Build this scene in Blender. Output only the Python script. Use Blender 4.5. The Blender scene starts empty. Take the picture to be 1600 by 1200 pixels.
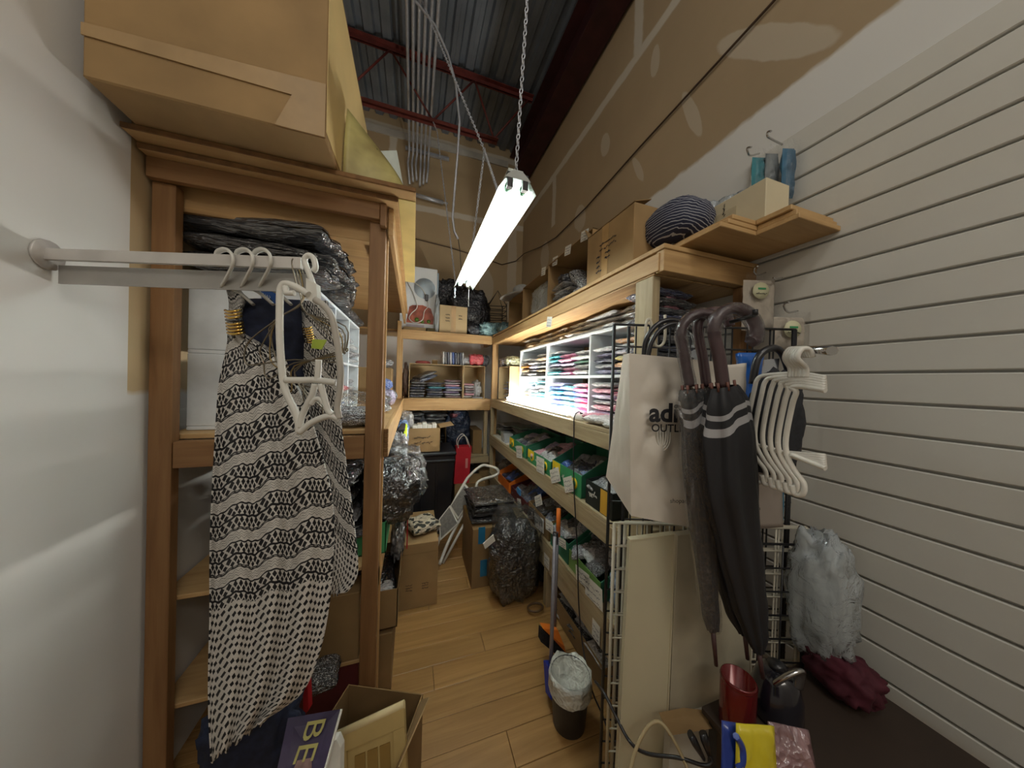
import bpy, math, random
from mathutils import Vector, Matrix, noise
R = math.radians
rnd = random.Random(7)
S = bpy.context.scene
COL = S.collection

# ---------------------------------------------------------------- camera
F0 = 456.5
CAM = Vector((0, 0, 1.5))
_y, _p, _r = R(18.67), R(-0.556), R(1.658)
FWD = Vector((math.sin(_y)*math.cos(_p), math.cos(_y)*math.cos(_p), math.sin(_p)))
_rt = Vector((math.cos(_y), -math.sin(_y), 0)); _up = _rt.cross(FWD)
RT = _rt*math.cos(_r) + _up*math.sin(_r)
UP = -_rt*math.sin(_r) + _up*math.cos(_r)
cd = bpy.data.cameras.new('camera'); cam = bpy.data.objects.new('camera', cd); COL.objects.link(cam)
cd.sensor_width = 36; cd.lens = 36*F0/1600; cd.clip_start = .05; cd.clip_end = 60
M = Matrix((RT, UP, -FWD)).transposed().to_4x4(); M.translation = CAM
cam.matrix_world = M
S.camera = cam

# ---------------------------------------------------------------- light and exposure
S.view_settings.view_transform = 'Standard'; S.view_settings.look = 'None'
S.view_settings.gamma = 1; S.view_settings.use_curve_mapping = False
S.view_settings.exposure = 0.45
w = bpy.data.worlds.new('world'); S.world = w; w.use_nodes = True
w.node_tree.nodes['Background'].inputs[0].default_value = (1, .93, .84, 1)
w.node_tree.nodes['Background'].inputs[1].default_value = .10
def area(name, loc, target, sx, sy, power, col):
    l = bpy.data.lights.new(name, 'AREA'); l.shape = 'RECTANGLE'; l.size = sx; l.size_y = sy
    l.energy = power; l.color = col
    o = bpy.data.objects.new(name, l); COL.objects.link(o); o.location = loc
    o.rotation_euler = (Vector(target)-Vector(loc)).to_track_quat('-Z', 'Y').to_euler()
    return o
SHOP_FILL = area('shop_fill', (.3, -1.9, 3.3), (.45, 1.2, 1.4), 1.6, .5, 12, (1, .93, .82))  # unseen area fill, added in place of shop lighting behind the camera
def fill_point(name, loc, power, col, rad):
    l = bpy.data.lights.new(name, 'POINT'); l.energy = power; l.color = col; l.shadow_soft_size = rad
    o = bpy.data.objects.new(name, l); COL.objects.link(o); o.location = loc; return o
fill_point('high_fill_light', (.3, -.7, 4.0), 25, (1, .97, .91), .25)  # unseen point fill added high up to lift deck, walls and conduits

TUBE_POWER = 23.0       # emission strength of the hanging fixture's tubes
SHELF_TUBE = 80.0       # emission strength of the tube lamp lying on the shelf

# ---------------------------------------------------------------- geometry helpers
def ray(px, py): return FWD + RT*((px-800)/F0) - UP*((py-600)/F0)
def at(px, py, ax, v):
    """a point of the place, measured from the photograph: on the line of sight (px,py), where it meets the plane X/Y/Z = v, or at depth D = v"""
    d = ray(px, py)
    if ax == 'D': return CAM + d*v
    i = 'XYZ'.index(ax)
    return CAM + d*((v-CAM[i])/d[i])

ORIG = {}
class MB:
    def __init__(s): s.v = []; s.f = []; s.uv = {}; s.sm = []
    def add(s, vs, fs, smooth=False, M=None):
        b = len(s.v)
        s.v += [(M @ Vector(q)) if M is not None else Vector(q) for q in vs]
        for f in fs: s.f.append(tuple(b+i for i in f)); s.sm.append(smooth)
        return s
    def box(s, x0, x1, y0, y1, z0, z1, M=None):
        vs = [(x, y, z) for z in (z0, z1) for y in (y0, y1) for x in (x0, x1)]
        return s.add(vs, [(0,2,3,1), (4,5,7,6), (0,1,5,4), (2,6,7,3), (0,4,6,2), (1,3,7,5)], False, M)
    def bevbox(s, x0, x1, y0, y1, z0, z1, b=.004, M=None):
        # box with chamfered edges (24 vertices)
        vs = []; idx = {}
        X = (x0, x1); Y = (y0, y1); Z = (z0, z1)
        for i in (0, 1):
            for j in (0, 1):
                for k in (0, 1):
                    dx, dy, dz = [(b if t == 0 else -b) for t in (i, j, k)]
                    for a, q in enumerate(((X[i], Y[j]+dy, Z[k]+dz), (X[i]+dx, Y[j], Z[k]+dz), (X[i]+dx, Y[j]+dy, Z[k]))):
                        idx[i, j, k, a] = len(vs); vs.append(q)
        fs = []
        g = lambda i, j, k, a: idx[i, j, k, a]
        for i in (0, 1): fs.append((g(i,0,0,0), g(i,1,0,0), g(i,1,1,0), g(i,0,1,0)))
        for j in (0, 1): fs.append((g(0,j,0,1), g(1,j,0,1), g(1,j,1,1), g(0,j,1,1)))
        for k in (0, 1): fs.append((g(0,0,k,2), g(1,0,k,2), g(1,1,k,2), g(0,1,k,2)))
        for j in (0, 1):
            for k in (0, 1): fs.append((g(0,j,k,1), g(1,j,k,1), g(1,j,k,2), g(0,j,k,2)))
        for i in (0, 1):
            for k in (0, 1): fs.append((g(i,0,k,0), g(i,1,k,0), g(i,1,k,2), g(i,0,k,2)))
        for i in (0, 1):
            for j in (0, 1): fs.append((g(i,j,0,0), g(i,j,1,0), g(i,j,1,1), g(i,j,0,1)))
        for i in (0, 1):
            for j in (0, 1):
                for k in (0, 1): fs.append((g(i,j,k,0), g(i,j,k,1), g(i,j,k,2)))
        return s.add(vs, fs, False, M)
    def tube(s, pts, r, n=8, cap=True, sx=1.0, closed=False):
        pts = [Vector(p) for p in pts]; m = len(pts); rings = []
        rr = r if isinstance(r, (list, tuple)) else [r]*m
        up = None; b = len(s.v)
        for i, p in enumerate(pts):
            a = pts[i-1] if (i or closed) else pts[0]; c = pts[(i+1) % m] if (i < m-1 or closed) else pts[-1]
            t = (c-a)
            if t.length < 1e-9: t = Vector((0, 0, 1))
            t.normalize()
            if up is None:
                up = Vector((0, 0, 1)) if abs(t.z) < .9 else Vector((0, 1, 0))
            u = (up - t*up.dot(t)); u.normalize(); w2 = t.cross(u); up = u
            for k in range(n):
                an = 2*math.pi*k/n
                s.v.append(p + u*math.cos(an)*rr[i]*sx + w2*math.sin(an)*rr[i])
        for i in range(m if closed else m-1):
            j = (i+1) % m
            for k in range(n):
                k2 = (k+1) % n
                s.f.append((b+i*n+k, b+i*n+k2, b+j*n+k2, b+j*n+k)); s.sm.append(True)
        if cap and not closed:
            s.f.append(tuple(b+k for k in range(n))[::-1]); s.sm.append(False)
            s.f.append(tuple(b+(m-1)*n+k for k in range(n))); s.sm.append(False)
        return s
    def lathe(s, prof, c=(0, 0, 0), n=20, M=None, smooth=True):
        vs = []; fs = []
        for (r, z) in prof:
            for k in range(n):
                a = 2*math.pi*k/n; vs.append((c[0]+r*math.cos(a), c[1]+r*math.sin(a), c[2]+z))
        for i in range(len(prof)-1):
            for k in range(n):
                k2 = (k+1) % n; fs.append((i*n+k, i*n+k2, (i+1)*n+k2, (i+1)*n+k))
        return s.add(vs, fs, smooth, M)
    def prism(s, poly, vec, M=None):
        n = len(poly); v = Vector(vec)
        vs = [Vector(p) for p in poly] + [Vector(p)+v for p in poly]
        fs = [tuple(range(n))[::-1], tuple(range(n, 2*n))] + [(i, (i+1) % n, n+(i+1) % n, n+i) for i in range(n)]
        return s.add(vs, fs, False, M)
    def grid(s, fn, nu, nv, smooth=True, uvfn=None):
        b = len(s.v)
        for j in range(nv+1):
            for i in range(nu+1):
                s.v.append(Vector(fn(i/nu, j/nv)))
                if uvfn: s.uv[len(s.v)-1] = uvfn(i/nu, j/nv)
        for j in range(nv):
            for i in range(nu):
                q = b+j*(nu+1)+i
                s.f.append((q, q+1, q+nu+2, q+nu+1)); s.sm.append(smooth)
        return s
    def mesh(s, name, m, off=Vector((0, 0, 0))):
        me = bpy.data.meshes.new(name)
        me.from_pydata([tuple(q-off) for q in s.v], [], s.f)
        me.polygons.foreach_set('use_smooth', s.sm)
        if s.uv:
            ul = me.uv_layers.new(name='UVMap')
            for l in me.loops: ul.data[l.index].uv = s.uv.get(l.vertex_index, (0, 0))
        me.materials.append(m); me.update()
        return me
    def build(s, name, m, parent=None, loc=None, fix=True):
        if parent is not None: off = ORIG[parent.name]
        else:
            if loc is None:
                xs = [q.x for q in s.v]; ys = [q.y for q in s.v]; zs = [q.z for q in s.v]
                loc = ((min(xs)+max(xs))/2, (min(ys)+max(ys))/2, min(zs))
            off = Vector(loc)
        me = s.mesh(name, m, off)
        if fix:
            import bmesh
            bm = bmesh.new(); bm.from_mesh(me); bmesh.ops.recalc_face_normals(bm, faces=bm.faces); bm.to_mesh(me); bm.free()
        o = bpy.data.objects.new(name, me); COL.objects.link(o)
        if parent is not None: o.parent = parent
        else: o.location = off
        ORIG[o.name] = off
        return o
def tag(o, label=None, cat=None, group=None, kind=None):
    if label: o['label'] = label
    if cat: o['category'] = cat
    if group: o['group'] = group
    if kind: o['kind'] = kind
    return o
def thing(name, label, cat, loc, group=None):
    o = bpy.data.objects.new(name, None); COL.objects.link(o); o.location = loc; o.empty_display_size = .05
    ORIG[o.name] = Vector(loc)
    return tag(o, label, cat, group)
def copy_tree(o, parent=None):
    c = o.copy(); COL.objects.link(c); c.parent = parent; ORIG[c.name] = ORIG.get(o.name, Vector())
    for ch in list(o.children): copy_tree(ch, c)
    return c
def solid(o, t=.002, off=0):
    m = o.modifiers.new('s', 'SOLIDIFY'); m.thickness = t; m.offset = off; return o
def frame(px, py, D):
    """matrix of an upright frame facing the room's entrance, at the measured point"""
    return None
def text(parent, s, origin, xd, yd, size, m, name='lettering', bold=0.0, ex=.0006, shear=0, align='LEFT'):
    cu = bpy.data.curves.new('t', 'FONT'); cu.body = s; cu.size = size; cu.extrude = 0; cu.offset = bold; cu.align_x = align; cu.shear = shear
    cu.resolution_u = 3
    t = bpy.data.objects.new('t', cu); COL.objects.link(t)
    bpy.context.view_layer.update()
    me = bpy.data.meshes.new_from_object(t.evaluated_get(bpy.context.evaluated_depsgraph_get()))
    bpy.data.objects.remove(t)
    xd = Vector(xd).normalized(); yd = Vector(yd).normalized(); n = xd.cross(yd)
    M = Matrix((xd, yd, n)).transposed().to_4x4(); M.translation = Vector(origin)-ORIG[parent.name]+n*ex
    me.transform(M); me.materials.clear(); me.materials.append(m)
    o = bpy.data.objects.new(name, me); COL.objects.link(o); o.parent = parent; ORIG[o.name] = ORIG[parent.name]
    return o
def scribble(parent, origin, xd, yd, w_, h_, m, rows=3, seed=0, name='handwriting', th=.0012):
    q = random.Random(seed); b = MB(); xd = Vector(xd).normalized(); yd = Vector(yd).normalized(); n = xd.cross(yd)
    o = Vector(origin)+n*.0008
    for r_ in range(rows):
        x = .1*w_
        y = h_*(1-(r_+.7)/rows)
        while x < w_*.85:
            dx = q.uniform(.05, .12)*w_; dy = q.uniform(-.35, .35)*h_/rows
            a = o+xd*x+yd*y; c = o+xd*(x+dx)+yd*(y+dy)
            t = (c-a).cross(n).normalized()*th
            b.add([a-t, c-t, c+t, a+t], [(0, 1, 2, 3)]); x += dx*q.uniform(.6, 1.4)
    return b.build(name, m, parent)

# ---------------------------------------------------------------- materials
class X:
    """tiny expression builder: arithmetic on sockets becomes Math nodes"""
    def __init__(s, nt, sock): s.nt = nt; s.k = sock
    def op(s, o, *a):
        n = s.nt.nodes.new('ShaderNodeMath'); n.operation = o
        for i, q in enumerate((s,)+a):
            if isinstance(q, X): s.nt.links.new(q.k, n.inputs[i])
            else: n.inputs[i].default_value = q
        return X(s.nt, n.outputs[0])
    def __add__(s, o): return s.op('ADD', o)
    def __sub__(s, o): return s.op('SUBTRACT', o)
    def __mul__(s, o): return s.op('MULTIPLY', o)
    def __truediv__(s, o): return s.op('DIVIDE', o)
    def fract(s): return s.op('FRACT')
    def abs(s): return s.op('ABSOLUTE')
    def lt(s, o): return s.op('LESS_THAN', o)
    def gt(s, o): return s.op('GREATER_THAN', o)
    def max(s, o): return s.op('MAXIMUM', o)
    def min(s, o): return s.op('MINIMUM', o)
    def sin(s): return s.op('SINE')
    def clamp(s):
        r_ = s.op('ADD', 0.0); r_.k.node.use_clamp = True; return r_
def newmat(name):
    m = bpy.data.materials.new(name); m.use_nodes = True; nt = m.node_tree
    return m, nt, nt.nodes['Principled BSDF']
def coords(nt, kind='Object', scale=(1, 1, 1)):
    tc = nt.nodes.new('ShaderNodeTexCoord'); mp = nt.nodes.new('ShaderNodeMapping'); mp.inputs['Scale'].default_value = scale
    nt.links.new(tc.outputs[kind], mp.inputs['Vector']); return mp.outputs[0]
def noisetex(nt, vec, scale, detail=3, rough=.5, dist=0):
    n = nt.nodes.new('ShaderNodeTexNoise'); n.inputs['Scale'].default_value = scale; n.inputs['Detail'].default_value = detail
    n.inputs['Roughness'].default_value = rough; n.inputs['Distortion'].default_value = dist
    if vec is not None: nt.links.new(vec, n.inputs['Vector'])
    return n.outputs['Fac']
def ramp(nt, fac, stops):
    r_ = nt.nodes.new('ShaderNodeValToRGB'); e = r_.color_ramp.elements
    e[0].position = stops[0][0]; e[0].color = (*stops[0][1], 1); e[1].position = stops[-1][0]; e[1].color = (*stops[-1][1], 1)
    for p_, c_ in stops[1:-1]:
        q = e.new(p_); q.color = (*c_, 1)
    nt.links.new(fac, r_.inputs[0]); return r_.outputs[0]
def mixc(nt, fac, a, b):
    n = nt.nodes.new('ShaderNodeMix'); n.data_type = 'RGBA'
    for i, q in ((0, fac), (6, a), (7, b)):
        if hasattr(q, 'is_linked') or isinstance(q, bpy.types.NodeSocket): nt.links.new(q, n.inputs[i])
        elif isinstance(q, X): nt.links.new(q.k, n.inputs[i])
        else: n.inputs[i].default_value = (*q, 1) if isinstance(q, tuple) else q
    return n.outputs[2]
def bump(nt, bsdf, h, strength=.3, dist=.002, inp='Normal'):
    b = nt.nodes.new('ShaderNodeBump'); b.inputs['Strength'].default_value = strength; b.inputs['Distance'].default_value = dist
    nt.links.new(h, b.inputs['Height']); nt.links.new(b.outputs[0], bsdf.inputs[inp]); return b
def sc(r_, g, b): # sRGB 0..255 -> linear
    f = lambda c: ((c/255+.055)/1.055)**2.4 if c > 10 else c/255/12.92
    return (f(r_), f(g), f(b))
_mc = {}
def crinkle(nt, b, kind='Object', s1=14, s2=34, dist=.012, strength=1.0, both=True):
    """facetted relief of crumpled plastic film: sharp-edged cells at two sizes"""
    v = coords(nt, kind); nz = nt.nodes.new('ShaderNodeTexNoise'); nz.inputs['Scale'].default_value = s1*.7; nt.links.new(v, nz.inputs['Vector'])
    ad = nt.nodes.new('ShaderNodeVectorMath'); ad.operation = 'MULTIPLY_ADD'; nt.links.new(nz.outputs['Color'], ad.inputs[0]); ad.inputs[1].default_value = (1.6/s1,)*3; nt.links.new(v, ad.inputs[2])
    hs_ = []
    for s_ in (s1, s2):
        vo = nt.nodes.new('ShaderNodeTexVoronoi'); vo.inputs['Scale'].default_value = s_; nt.links.new(ad.outputs[0], vo.inputs['Vector']); hs_.append(X(nt, vo.outputs['Distance']))
    h = hs_[0]+hs_[1]*.45
    bump(nt, b, h.k, strength, dist, 'Coat Normal')
    if both: bump(nt, b, h.k, strength*.6, dist, 'Normal')
def plain(name, col, rough=.5, metal=0, nscale=0, namp=.12, bmp=0, coat=0, spec=None):
    if name in _mc: return _mc[name]
    m, nt, b = newmat(name)
    b.inputs['Roughness'].default_value = rough; b.inputs['Metallic'].default_value = metal; b.inputs['Coat Weight'].default_value = coat
    b.inputs['Coat Roughness'].default_value = .1
    if spec is not None: b.inputs['Specular IOR Level'].default_value = spec
    n = noisetex(nt, coords(nt), nscale or 9, 4)
    a = tuple(max(0, c*(1-namp)) for c in col); c2 = tuple(min(1, c*(1+namp)) for c in col)
    nt.links.new(ramp(nt, n, [(.3, a), (.7, c2)]), b.inputs['Base Color'])
    if bmp and coat:
        b.inputs['Coat IOR'].default_value = 2.1; b.inputs['Coat Roughness'].default_value = .15; crinkle(nt, b, 'Object', 22, 60, .02)
    elif bmp: bump(nt, b, n, bmp, .003)
    _mc[name] = m; return m
def woodmat(name, axis, c0, c1, c2, rough=.6):
    m, nt, b = newmat(name)
    s = [38, 38, 38]; s['XYZ'.index(axis)] = 2.2
    v = coords(nt, 'Object', tuple(s))
    n = noisetex(nt, v, 1.0, 5, .6, .6)
    s2 = [9, 9, 9]; s2['XYZ'.index(axis)] = 1.4
    n2 = noisetex(nt, coords(nt, 'Object', tuple(s2)), 1.0, 2, .5, 1.0)
    cc = ramp(nt, n, [(.28, c0), (.5, c1), (.72, c2)])
    dk = ramp(nt, n2, [(.3, tuple(x*.72 for x in c1)), (.45, c1), (.8, c2)])
    nt.links.new(mixc(nt, .45, cc, dk), b.inputs['Base Color']); b.inputs['Roughness'].default_value = rough
    bump(nt, b, n, .15, .001)
    return m
WP = {a: woodmat('pine_'+a, a, sc(150, 116, 74), sc(184, 146, 96), sc(206, 172, 122)) for a in 'XYZ'}
WD = {a: woodmat('shaded_pine_'+a, a, sc(108, 74, 42), sc(136, 98, 60), sc(158, 120, 78)) for a in 'XYZ'}  # darker pine: shade of faces turned from the fixture put into the colour
WG = {a: woodmat('weathered_pine_'+a, a, sc(140, 122, 92), sc(172, 154, 120), sc(196, 180, 146)) for a in 'XYZ'}
PLY = woodmat('plywood_face', 'X', sc(170, 132, 84), sc(190, 154, 104), sc(204, 170, 122))
PLYE = plain('plywood_edge', sc(120, 86, 50), .8, nscale=30, namp=.3)
def card_mat(name, c):
    m, nt, b = newmat(name)
    v = coords(nt); n = noisetex(nt, v, 5, 4); n2 = noisetex(nt, coords(nt, 'Object', (4, 4, 160)), 1, 2)
    a = ramp(nt, n, [(.3, tuple(x*.82 for x in c)), (.7, tuple(min(1, x*1.1) for x in c))])
    nt.links.new(a, b.inputs['Base Color']); b.inputs['Roughness'].default_value = .85
    bump(nt, b, n2, .12, .001); return m
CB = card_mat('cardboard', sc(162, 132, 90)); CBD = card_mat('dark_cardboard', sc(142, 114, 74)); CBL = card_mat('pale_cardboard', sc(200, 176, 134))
INK = plain('black_ink', (.015, .015, .02), .6); INKB = plain('faded_ink', sc(90, 74, 56), .8)
PEN = plain('pen_ink', sc(70, 70, 90), .8); WHT = plain('white_card', sc(225, 222, 212), .7)
WPL = plain('white_plastic', sc(222, 220, 212), .35, coat=.2); CRM = plain('cream_metal', sc(196, 188, 160), .45, nscale=4, namp=.05)
BLK = plain('black_metal', (.012, .012, .014), .38); BLP = plain('black_plastic', (.014, .014, .018), .35, coat=.3)
CHR = plain('chrome', (.6, .6, .6), .22, 1.0); GALV = plain('galvanised_steel', sc(196, 200, 208), .38, .55, nscale=20)
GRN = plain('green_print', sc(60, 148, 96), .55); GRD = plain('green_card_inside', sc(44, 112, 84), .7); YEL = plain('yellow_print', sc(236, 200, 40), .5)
ORG = plain('orange_plastic', sc(226, 120, 40), .4); RED = plain('red_card', sc(186, 30, 44), .5); BLU = plain('blue_plastic', sc(34, 52, 150), .4)
MAR = plain('maroon_card', sc(92, 34, 36), .6); TAPE = plain('packing_tape', sc(186, 150, 100), .25)
GOLD = plain('gold_metal', sc(214, 176, 96), .25, 1.0); STEEL = plain('wire_steel', sc(130, 122, 108), .35, .9)
FAB = plain('charcoal_fabric', sc(34, 36, 42), .85, nscale=60, namp=.4, bmp=.4); NAVY = plain('navy_fabric', sc(22, 30, 54), .8, nscale=50, namp=.4, bmp=.4)
def film(name, tint=(1, 1, 1), gloss=.22, rough=.12, scale=26, op=0.0):
    m, nt, b = newmat(name); nt.nodes.remove(b)
    out = [n for n in nt.nodes if n.type == 'OUTPUT_MATERIAL'][0]
    tr = nt.nodes.new('ShaderNodeBsdfTransparent'); gl = nt.nodes.new('ShaderNodeBsdfGlossy'); mx = nt.nodes.new('ShaderNodeMixShader')
    tr.inputs[0].default_value = (*tint, 1); gl.inputs['Roughness'].default_value = rough; gl.inputs['Color'].default_value = (.95, .97, 1, 1)
    n = noisetex(nt, coords(nt), scale, 4, .6, 1.5); bp = nt.nodes.new('ShaderNodeBump'); bp.inputs['Strength'].default_value = .9; bp.inputs['Distance'].default_value = .02
    nt.links.new(n, bp.inputs['Height']); nt.links.new(bp.outputs[0], gl.inputs['Normal'])
    last = tr.outputs[0]
    if op:
        di = nt.nodes.new('ShaderNodeBsdfDiffuse'); di.inputs[0].default_value = (*tint, 1); m0 = nt.nodes.new('ShaderNodeMixShader'); m0.inputs[0].default_value = op
        nt.links.new(tr.outputs[0], m0.inputs[1]); nt.links.new(di.outputs[0], m0.inputs[2]); last = m0.outputs[0]
    fr = nt.nodes.new('ShaderNodeFresnel'); fr.inputs[0].default_value = 1.5; nt.links.new(bp.outputs[0], fr.inputs['Normal'])
    k = (X(nt, fr.outputs[0])*(gloss*6)).clamp(); nt.links.new(k.k, mx.inputs[0])
    nt.links.new(last, mx.inputs[1]); nt.links.new(gl.outputs[0], mx.inputs[2]); nt.links.new(mx.outputs[0], out.inputs[0])
    return m
CLEAR = film('clear_film', gloss=.12); WRAP = film('thin_wrap', gloss=.06, rough=.18, scale=70)
MILK = film('milky_film', (.92, .94, .95), .2, .2, 18, .35)
FROST = film('frosted_bag', (.80, .86, .88), .25, .2, 22, .45)
def packmat(name, prints=0.0, pcol=(.75, .75, .78), scale=34, shine=1.0):
    m, nt, b = newmat(name)
    oi = nt.nodes.new('ShaderNodeObjectInfo')
    v = coords(nt, 'Object', (1, 1, 1))
    n = noisetex(nt, v, 7, 4, .6, 1.2)
    hs = nt.nodes.new('ShaderNodeHueSaturation'); nt.links.new(oi.outputs['Color'], hs.inputs['Color'])
    rr = nt.nodes.new('ShaderNodeMapRange'); rr.inputs[1].default_value = .3; rr.inputs[2].default_value = .7; rr.inputs[3].default_value = .55; rr.inputs[4].default_value = 1.35
    nt.links.new(n, rr.inputs[0]); nt.links.new(rr.outputs[0], hs.inputs['Value'])
    c = hs.outputs[0]
    if prints:
        vo = nt.nodes.new('ShaderNodeTexVoronoi'); vo.inputs['Scale'].default_value = scale
        nt.links.new(v, vo.inputs['Vector'])
        k = X(nt, vo.outputs['Distance']).lt(prints)
        c = mixc(nt, k, c, pcol)
    nt.links.new(c, b.inputs['Base Color']); b.inputs['Roughness'].default_value = .65
    b.inputs['Coat Weight'].default_value = shine; b.inputs['Coat Roughness'].default_value = .15; b.inputs['Coat IOR'].default_value = 2.2
    crinkle(nt, b, 'Object', 6, 15, .014)
    return m
PK = {'plain': packmat('wrapped_cloth'), 'print': packmat('wrapped_printed_cloth', .30), 'matte': packmat('loose_cloth', 0, shine=.1), 'speck': packmat('wrapped_speckled_cloth', .42, (.66, .68, .72), 40), 'camo': packmat('camouflage_cloth', .46, (.03, .035, .03), 5, shine=.5)}
COLS = dict(black=(.016, .017, .021), charcoal=(.045, .048, .056), grey=(.18, .18, .19), pale=(.5, .5, .5), white=(.72, .72, .72), navy=(.018, .03, .085),
  blue=(.05, .14, .5), teal=(.05, .42, .52), aqua=(.12, .62, .74), pink=(.8, .12, .38), rose=(.82, .32, .42), red=(.55, .04, .06), orange=(.85, .36, .06),
  tan=(.42, .30, .18), brown=(.16, .10, .06), cream=(.66, .58, .44), green=(.05, .2, .12), purple=(.2, .1, .32), maroon=(.18, .03, .05), lilac=(.5, .45, .65), yellow=(.8, .68, .12))
_pm = {}
def pack_mesh(seed, style):
    k = (seed, style)
    if k in _pm: return _pm[k]
    b = MB(); q = Vector((seed*3.7, seed*1.3, 0))
    def top(sg):
        def fn(u, v):
            x = .5*math.sin(math.pi*(u-.5)); y = .5*math.sin(math.pi*(v-.5))
            e = (1-abs(2*x)**7)*(1-abs(2*y)**7)
            nn = noise.noise(Vector((x*4, y*4, sg))+q)
            n2 = noise.noise(Vector((x*9, y*9, sg*2))+q)
            xx = x*(1+.07*noise.noise(Vector((y*4, sg*.3, 0))+q)); yy = y*(1+.08*noise.noise(Vector((x*4, 3, sg*.3))+q)); n2 += .5*noise.noise(Vector((x*20, y*20, sg*4))+q)
            return (xx, yy, .5+sg*(.5*max(e, 0)**.45*(.84+.30*nn+.16*n2)) + .06*n2*(1-e))
        return fn
    b.grid(top(1), 18, 14); b.grid(top(-1), 18, 14)
    me = b.mesh('garment_pack', PK[style]); _pm[k] = me; return me
def pack(x, y, z, w_, d, h, rz, color, label, group=None, style='plain', cat='pack', name='garment_pack', tilt=(0, 0), seed=None):
    me = pack_mesh(seed if seed is not None else rnd.randrange(5), style)
    o = bpy.data.objects.new(name, me); COL.objects.link(o)
    o.location = (x, y, z); o.scale = (w_, d, h); o.rotation_euler = (tilt[0], tilt[1], rz)
    c = COLS[color] if isinstance(color, str) else color
    o.color = (*c, 1)
    tag(o, label, cat, group); return o
ORD = ['bottom', 'second lowest', 'third lowest', 'fourth lowest', 'fifth lowest', 'sixth lowest', 'seventh lowest', 'eighth lowest', 'ninth lowest', 'tenth lowest', 'eleventh lowest', 'twelfth lowest']
def pile(where, x, y, z, n, w_, d, h, colors, group, rz=0, style='plain', jit=.012, kind='wrapped garment pack', yj=.12, sq=1.04):
    """a stack of folded garments in plastic, each one a thing"""
    zz = z
    for i in range(n):
        c = colors[i % len(colors)]
        hh = h*rnd.uniform(.88, 1.15)
        o = ('only' if n == 1 else 'topmost' if i == n-1 else ORD[min(i, 11)])
        lb = f'{o} {c} {kind} {where}' if n > 1 else f'{c} {kind} {where}'
        st = style if isinstance(style, str) else style[i % len(style)]
        pack(x+rnd.uniform(-jit, jit), y+rnd.uniform(-jit, jit), zz, w_*rnd.uniform(.93, 1.04), d*rnd.uniform(.93, 1.04), hh*sq, rz+rnd.uniform(-yj, yj), c, lb, group, st)
        zz += hh*.97
    return zz
def carton(label, x0, x1, y0, y1, z0, z1, open_=None, m=None, name='cardboard_box', flaps=(), t=.004, tape=None, rz=0, group=None, flap_len=None, cat='box'):
    """corrugated carton; open_ names the missing side (top, -X, -Y); flaps = list of (edge, angle in degrees from the wall's own plane)"""
    m = m or CB
    c = Vector(((x0+x1)/2, (y0+y1)/2, z0)); L = thing(name, label, cat, c, group)
    b = MB(); hx = (x1-x0)/2; hy = (y1-y0)/2; h = z1-z0
    T = Matrix.Translation(c)
    W = {'bottom': (-hx, hx, -hy, hy, 0, t), 'top': (-hx, hx, -hy, hy, h-t, h), '-X': (-hx, -hx+t, -hy, hy, 0, h), '+X': (hx-t, hx, -hy, hy, 0, h),
         '-Y': (-hx, hx, -hy, -hy+t, 0, h), '+Y': (-hx, hx, hy-t, hy, 0, h)}
    if open_ is None:
        b.bevbox(-hx, hx, -hy, hy, 0, h, .003, T)
    else:
        for k, q in W.items():
            if k != open_: b.box(*q, M=T)
    b.build('box_body', m, L)
    for (e, ang) in flaps:
        fl = flap_len or min(hx, hy)*.9; f = MB(); a = R(ang)
        if e in ('-X', '+X', '-Y', '+Y') and open_ == 'top':
            sg = -1 if e[0] == '-' else 1
            if e[1] == 'X': P = [(sg*hx, -hy, h), (sg*hx, hy, h), (sg*(hx+fl*math.sin(a)), hy, h+fl*math.cos(a)), (sg*(hx+fl*math.sin(a)), -hy, h+fl*math.cos(a))]; v = (-sg*t, 0, 0)
            else: P = [(-hx, sg*hy, h), (hx, sg*hy, h), (hx, sg*(hy+fl*math.sin(a)), h+fl*math.cos(a)), (-hx, sg*(hy+fl*math.sin(a)), h+fl*math.cos(a))]; v = (0, -sg*t, .001)
            f.prism(P, v, T); f.build('flap', m, L)
    if tape: # tape strip on a face: '-Y' or '-X' or 'top'
        f = MB()
        if tape == '-Y': f.box(-.025, .025, -hy-.0012, -hy-.0002, h*.0+.01, h-.003, T)
        if tape == '-X': f.box(-hx-.0012, -hx-.0002, -.025, .025, .01, h-.003, T)
        if tape == 'top': f.box(-hx+.003, hx-.003, -.025, .025, h+.0002, h+.0012, T)
        f.build('packing_tape', TAPE, L)
    if rz: L.rotation_euler.z = rz
    return L
def film_blob(name, label, cat, c, r3, m, seed=0, amp=.18, group=None, n=22, parent=None, fs=3.0):
    """crumpled soft bag: a lumpy closed skin"""
    b = MB(); q = Vector((seed*2.3, seed*1.1, seed*.7)); c = Vector(c)
    def fn(u, v):
        a = 2*math.pi*u; p_ = math.pi*v
        d = Vector((math.sin(p_)*math.cos(a), math.sin(p_)*math.sin(a), -math.cos(p_)))
        k = 1+amp*1.4*noise.noise(d*fs+q)+amp*.9*(.35-abs(noise.noise(d*fs*1.8+q))*2)+amp*.5*noise.noise(d*fs*5+q)
        se = lambda t_: math.copysign(abs(t_)**.75, t_)
        return c+Vector((se(d.x)*r3[0]*k, se(d.y)*r3[1]*k, max(se(d.z)*r3[2]*k, -r3[2])))
    b.grid(fn, n*2, n)
    o = b.build(name, m, parent, loc=None if parent else (c.x, c.y, c.z-r3[2]))
    if not parent: tag(o, label, cat, group)
    return o
# ================================================================ THE SETTING
XL, XR, YB, YF, ZC = -.84, 1.40, 3.85, -2.3, 4.62
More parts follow.
